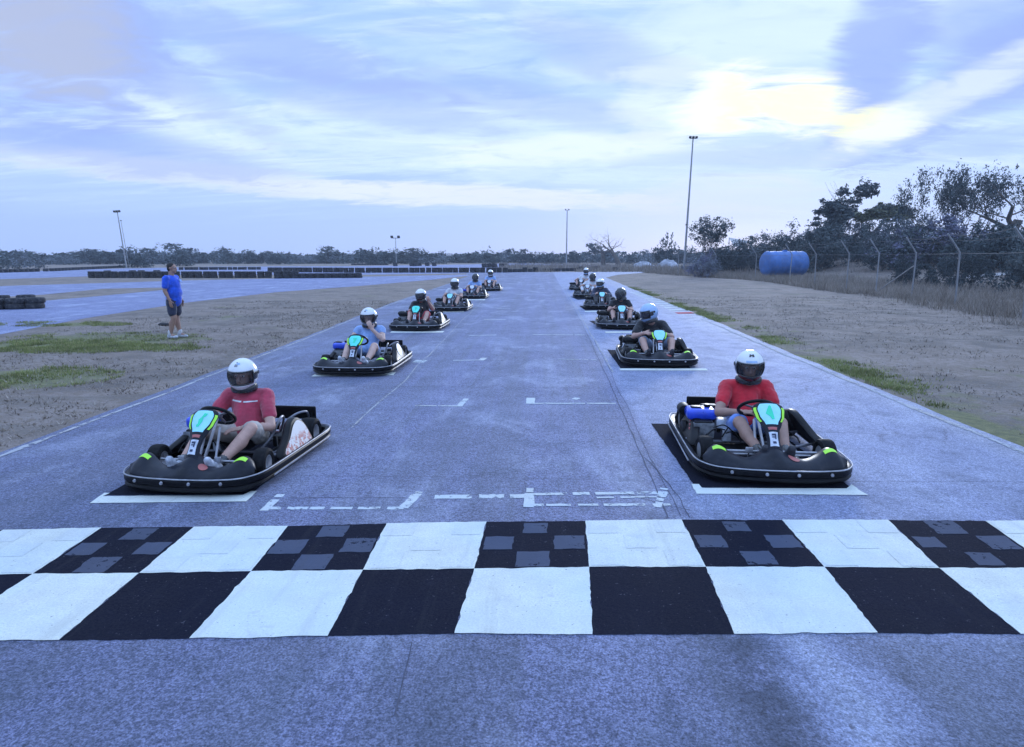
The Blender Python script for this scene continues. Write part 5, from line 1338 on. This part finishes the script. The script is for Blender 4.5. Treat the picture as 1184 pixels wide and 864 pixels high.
driver('L1', dict(near=2, skin=SK1, shirt=C_RED1, pants=C_KHAKI, shoes=W_SHOE, helmet=(HM_WHITE, HM_WHITE, VIS_CLEAR, LOGO), sleeve=.62, trouser=.86, lean=(-.05, .02), face=(.12, -1, -.10), scale=(1, 1, 1.),
  arms=(((-.29, .16, .38), (-.20, -.09, .42), (.1, -1, .2), (.7, .1, -.6), 1.1), ((.27, .13, .30), (.10, -.035, .325), (-.9, -.5, -.05), (-.1, .1, -1), .55)),
  legs=(((-.20, -.14, .33), (-.16, -.54, .15)), ((.21, -.10, .34), (.13, -.50, .14))), stripe=[(-.155, -.04, .495, .508), (-.02, .09, .495, .506)],
  label='driver in a white helmet and maroon tee with a white chest stripe'))
driver('R1', dict(near=2, skin=SK2, shirt=C_RED2, pants=C_BLUE, shoes=D_SHOE, helmet=(HM_WHITE, HM_BLACK, VIS_CLEAR, LOGO2), sleeve=.6, trouser=.82, lean=(.02, .0), face=(-.12, -1, -.12), scale=(1.04, 1.04, 1.04),
  arms=(((-.27, .10, .34), (-.12, -.07, .385), (.85, -.5, .15), (.1, .2, -1), .8), ((.25, .14, .34), (.13, -.10, .42), (-.3, -1, .3), (-.7, .1, -.6), 1.2)),
  legs=(((-.15, -.18, .32), (-.06, -.52, .15)), ((.19, -.18, .32), (.14, -.52, .15))), label='driver in a bright red tee and blue shorts with a black-chinned helmet'))
driver('L2', dict(near=1, skin=SK3, shirt=C_LBLUE, pants=C_LBLUE, shoes=W_SHOE, helmet=(HM_WHITE, HM_GREY, VIS_CLEAR, LOGO), sleeve=.25, trouser=.55, lean=(.02, -.02), face=(-.10, -1, -.1), scale=(1.08, 1.08, 1.08),
  arms=(WHEEL_L, ((.25, .16, .40), (.10, .12, .56), (-.4, -.2, 1), (-.3, 1, 0), .9)), legs=LEGS, label='bare-armed driver in light blue raising a hand to the chin of a white helmet'))
driver('R2', dict(near=1, skin=SK1, shirt=C_BLACK, pants=C_DENIM, shoes=D_SHOE, helmet=(HM_BLUE, HM_BLUE, VIS_DARK), sleeve=.7, trouser=.8, lean=(-.05, -.12), head=(-.11, .08, .72), face=(-1, -.45, -.30), up=(-.25, -.1, 1), scale=(1.12, 1.12, 1.12),
  arms=(((-.34, -.0, .36), (-.19, -.16, .44), (.4, -1, .2), (.7, .1, -.6), 1.0), ((.25, .0, .36), (.145, -.14, .42), (-.2, -1, .3), (-.7, .1, -.6), 1.2)), legs=(((-.22, -.20, .33), (-.17, -.53, .15)), ((.22, -.20, .32), (.17, -.53, .15))),
  label='driver in black leaning to one side with a pale blue helmet turned in profile'))
driver('L3', dict(near=1, skin=SK1, shirt=C_BLACK, pants=C_REDS, shoes=D_SHOE, helmet=(HM_WHITE, HM_BLACK, VIS_DARK), sleeve=.7, trouser=.9, lean=(-.02, .0), face=(-.4, -1, -.1), scale=(1.1, 1.1, 1.1),
  arms=(WHEEL_L, ((.30, .10, .42), (.22, -.05, .60), (-.1, -.4, 1), (-.3, 1, 0), 1.3)), legs=LEGS, label='driver in black top and bright red shorts with a white-backed helmet'))
driver('R3', dict(near=1, skin=SK1, shirt=C_BLACK, pants=C_NAVY, shoes=D_SHOE, helmet=(HM_BLACK, HM_BLACK, VIS_DARK, [(-60, -20, 45, 62, HM_WHITE)]), sleeve=.5, trouser=.75, lean=(-.0, -.05), face=(-.7, -1, -.25), up=(-.2, 0, 1), scale=(1.12, 1.12, 1.12),
  arms=(WHEEL_L, WHEEL_R), legs=LEGS, label='driver in black with a black helmet tipped to one side, behind the leaning driver'))
driver('L4', dict(skin=SK1, shirt=C_WHITE, pants=C_NAVY, shoes=D_SHOE, helmet=(HM_WHITE, HM_BLACK, VIS_DARK), sleeve=.4, trouser=.9, lean=(.05, 0), face=(-.1, -1, -.1), scale=(1.15, 1.15, 1.2), arms=(WHEEL_L, WHEEL_R), legs=LEGS, label='driver in a white top with a white and black helmet, behind the red-shorted one'))
driver('R4', dict(skin=SK1, shirt=C_NAVY, pants=C_BLACK, shoes=D_SHOE, helmet=(HM_WHITE, HM_BLUE, VIS_DARK), sleeve=1., trouser=1.8, lean=(-.05, 0), face=(-.6, -1, -.1), scale=(1.15, 1.15, 1.15), arms=(WHEEL_L, WHEEL_R), legs=LEGS, label='driver in dark clothes with a white and blue helmet, fourth in the right row'))
driver('L5', dict(skin=SK1, shirt=C_LBLUE, pants=C_NAVY, shoes=D_SHOE, helmet=(HM_BLACK, HM_BLACK, VIS_DARK), sleeve=.5, trouser=.9, lean=(.05, 0), scale=(1.15, 1.15, 1.2), arms=(WHEEL_L, WHEEL_R), legs=LEGS, label='driver in blue with an all-black helmet, fifth in the left row'))
driver('R5', dict(skin=SK1, shirt=C_WHITE, pants=C_WHITE, shoes=D_SHOE, helmet=(HM_BLACK, HM_BLACK, VIS_DARK), sleeve=.5, trouser=1.5, lean=(.2, 0), scale=(1.2, 1.2, 1.2), arms=(WHEEL_L, WHEEL_R), legs=LEGS, label='driver in white with a black helmet, fifth in the right row'))
driver('L6', dict(skin=SK1, shirt=C_LBLUE, pants=C_NAVY, shoes=D_SHOE, helmet=(HM_WHITE, HM_WHITE, VIS_DARK), sleeve=.5, trouser=.9, scale=(1.15, 1.15, 1.25), arms=(WHEEL_L, WHEEL_R), legs=LEGS, label='driver in light blue with a white helmet at the far end of the left row'))
driver('R6', dict(skin=SK1, shirt=C_WHITE, pants=C_NAVY, shoes=D_SHOE, helmet=(HM_WHITE, HM_BLUE, VIS_DARK), sleeve=.5, trouser=.9, lean=(.25, 0), scale=(1.15, 1.15, 1.35), arms=(WHEEL_L, WHEEL_R), legs=LEGS, label='driver in white with a white helmet at the far end of the right row'))

# standing marshal, faces +X after rotation
mp = G(205.5, 391)
e = empty('person', (mp.x, mp.y, 0), R(90), .97)
f, up = Vector((.0, -1, -.02)), Vector((0, 0, 1)); hc = Vector((0, -.02, 1.60))
b = MB(); s_ = head(b, hc, f, up)
b.capsule((0, .015, 1.42), .062, (0, -.0, 1.54), .058)
b.ell((0, .02, 1.25), (.18, .135, .19)); b.ell((0, -.0, 1.04), (.175, .145, .15)); b.ell((0, .02, .90), (.17, .13, .12))
ARM = {}
for sx in (-1, 1):
    sh, el, wr = Vector((sx*.20, .03, 1.37)), Vector((sx*.25, .05, 1.10)), Vector((sx*.235, -.04, .875))
    b.capsule(sh, .058, el, .044); b.capsule(el, .044, wr, .028); b.capsule(el.lerp(wr, .25), .046, el.lerp(wr, .3), .044); hand(b, wr, (0, -.12, -1), (-sx, 0, 0), .5, sx, .0095); ARM[sx] = (sh, el, wr)
    hp, kn, an = Vector((sx*.095, .02, .88)), Vector((sx*.10, -.01+(.05 if sx > 0 else 0), .48)), Vector((sx*.10, .03+(.08 if sx < 0 else -.04), .085))
    b.capsule(hp, .095, kn, .062); b.capsule(kn, .06, an, .040); cf = kn.lerp(an, .3)+Vector((0, .025, 0)); b.capsule(kn.lerp(an, .15), .055, cf, .062); b.capsule(cf, .06, kn.lerp(an, .7), .044)
    b.capsule(an, .04, an+Vector((0, -.10, -.03)), .035)
bo = bake('body', b, .009, SK2, e)
sh_ = MB(); sh_.ell((0, .01, 1.22), (.20, .162, .23)); sh_.ell((0, -.005, 1.06), (.20, .172, .24)); sh_.capsule((0, .0, .88), .168, (0, .005, 1.22), .168); sh_.capsule((-.19, .03, 1.36), .075, (.19, .03, 1.36), .075); sh_.ell((0, .02, 1.40), (.11, .09, .055))
for sx in (-1, 1): sh_.capsule(ARM[sx][0], .078, ARM[sx][0].lerp(ARM[sx][1], .62), .074)
so = bake('shirt', sh_, .011, cloth('royal_blue_cotton', (.015, .09, .62)), e)
pt = MB(); pt.ell((0, .01, .86), (.185, .155, .10))
for sx in (-1, 1): pt.capsule((sx*.095, .02, .84), .115, (sx*.105, .01, .60), .098)
bake('shorts', pt, .011, C_NAVY, e)
hr = MB(); hr.ell(hc+Vector((0, .022, .045)), (.083, .092, .082)); hr.ell(hc+Vector((0, .05, -.01)), (.076, .062, .075)); bake('hair', hr, .009, mat('dark_hair', (.02, .016, .015), .7, bump=.5, bscale=90), e)
for sx in (-1, 1):
    an = Vector((sx*.10, .03+(.08 if sx < 0 else -.04), .085)); mb = MB(); mb.capsule(an+Vector((0, .03, -.04)), .046, an+Vector((0, 0, .01)), .05); mb.capsule(an+Vector((0, 0, -.035)), .047, an+Vector((0, -.15, -.048)), .036); bake('shoe', mb, .009, W_SHOE, e)
    mb = MB(); mb.capsule(an+Vector((0, 0, .02)), .047, an+Vector((0, 0, .075)), .047, 12); mb.build('sock', mat('white_sock', (.6, .6, .62), .9), e)
eyes(e, hc, f, up)
mb = MB(); mb.box((.07, -.148, 1.32), (.085, .02, .06), Matrix.Rotation(R(-14), 3, 'X'), bev=.004); mb.build('chest_badge', cloth('pale_print', (.25, .4, .75)), so)
tag(e, 'dark-haired man in a royal blue tee, navy shorts and white trainers standing on the grass', 'person')
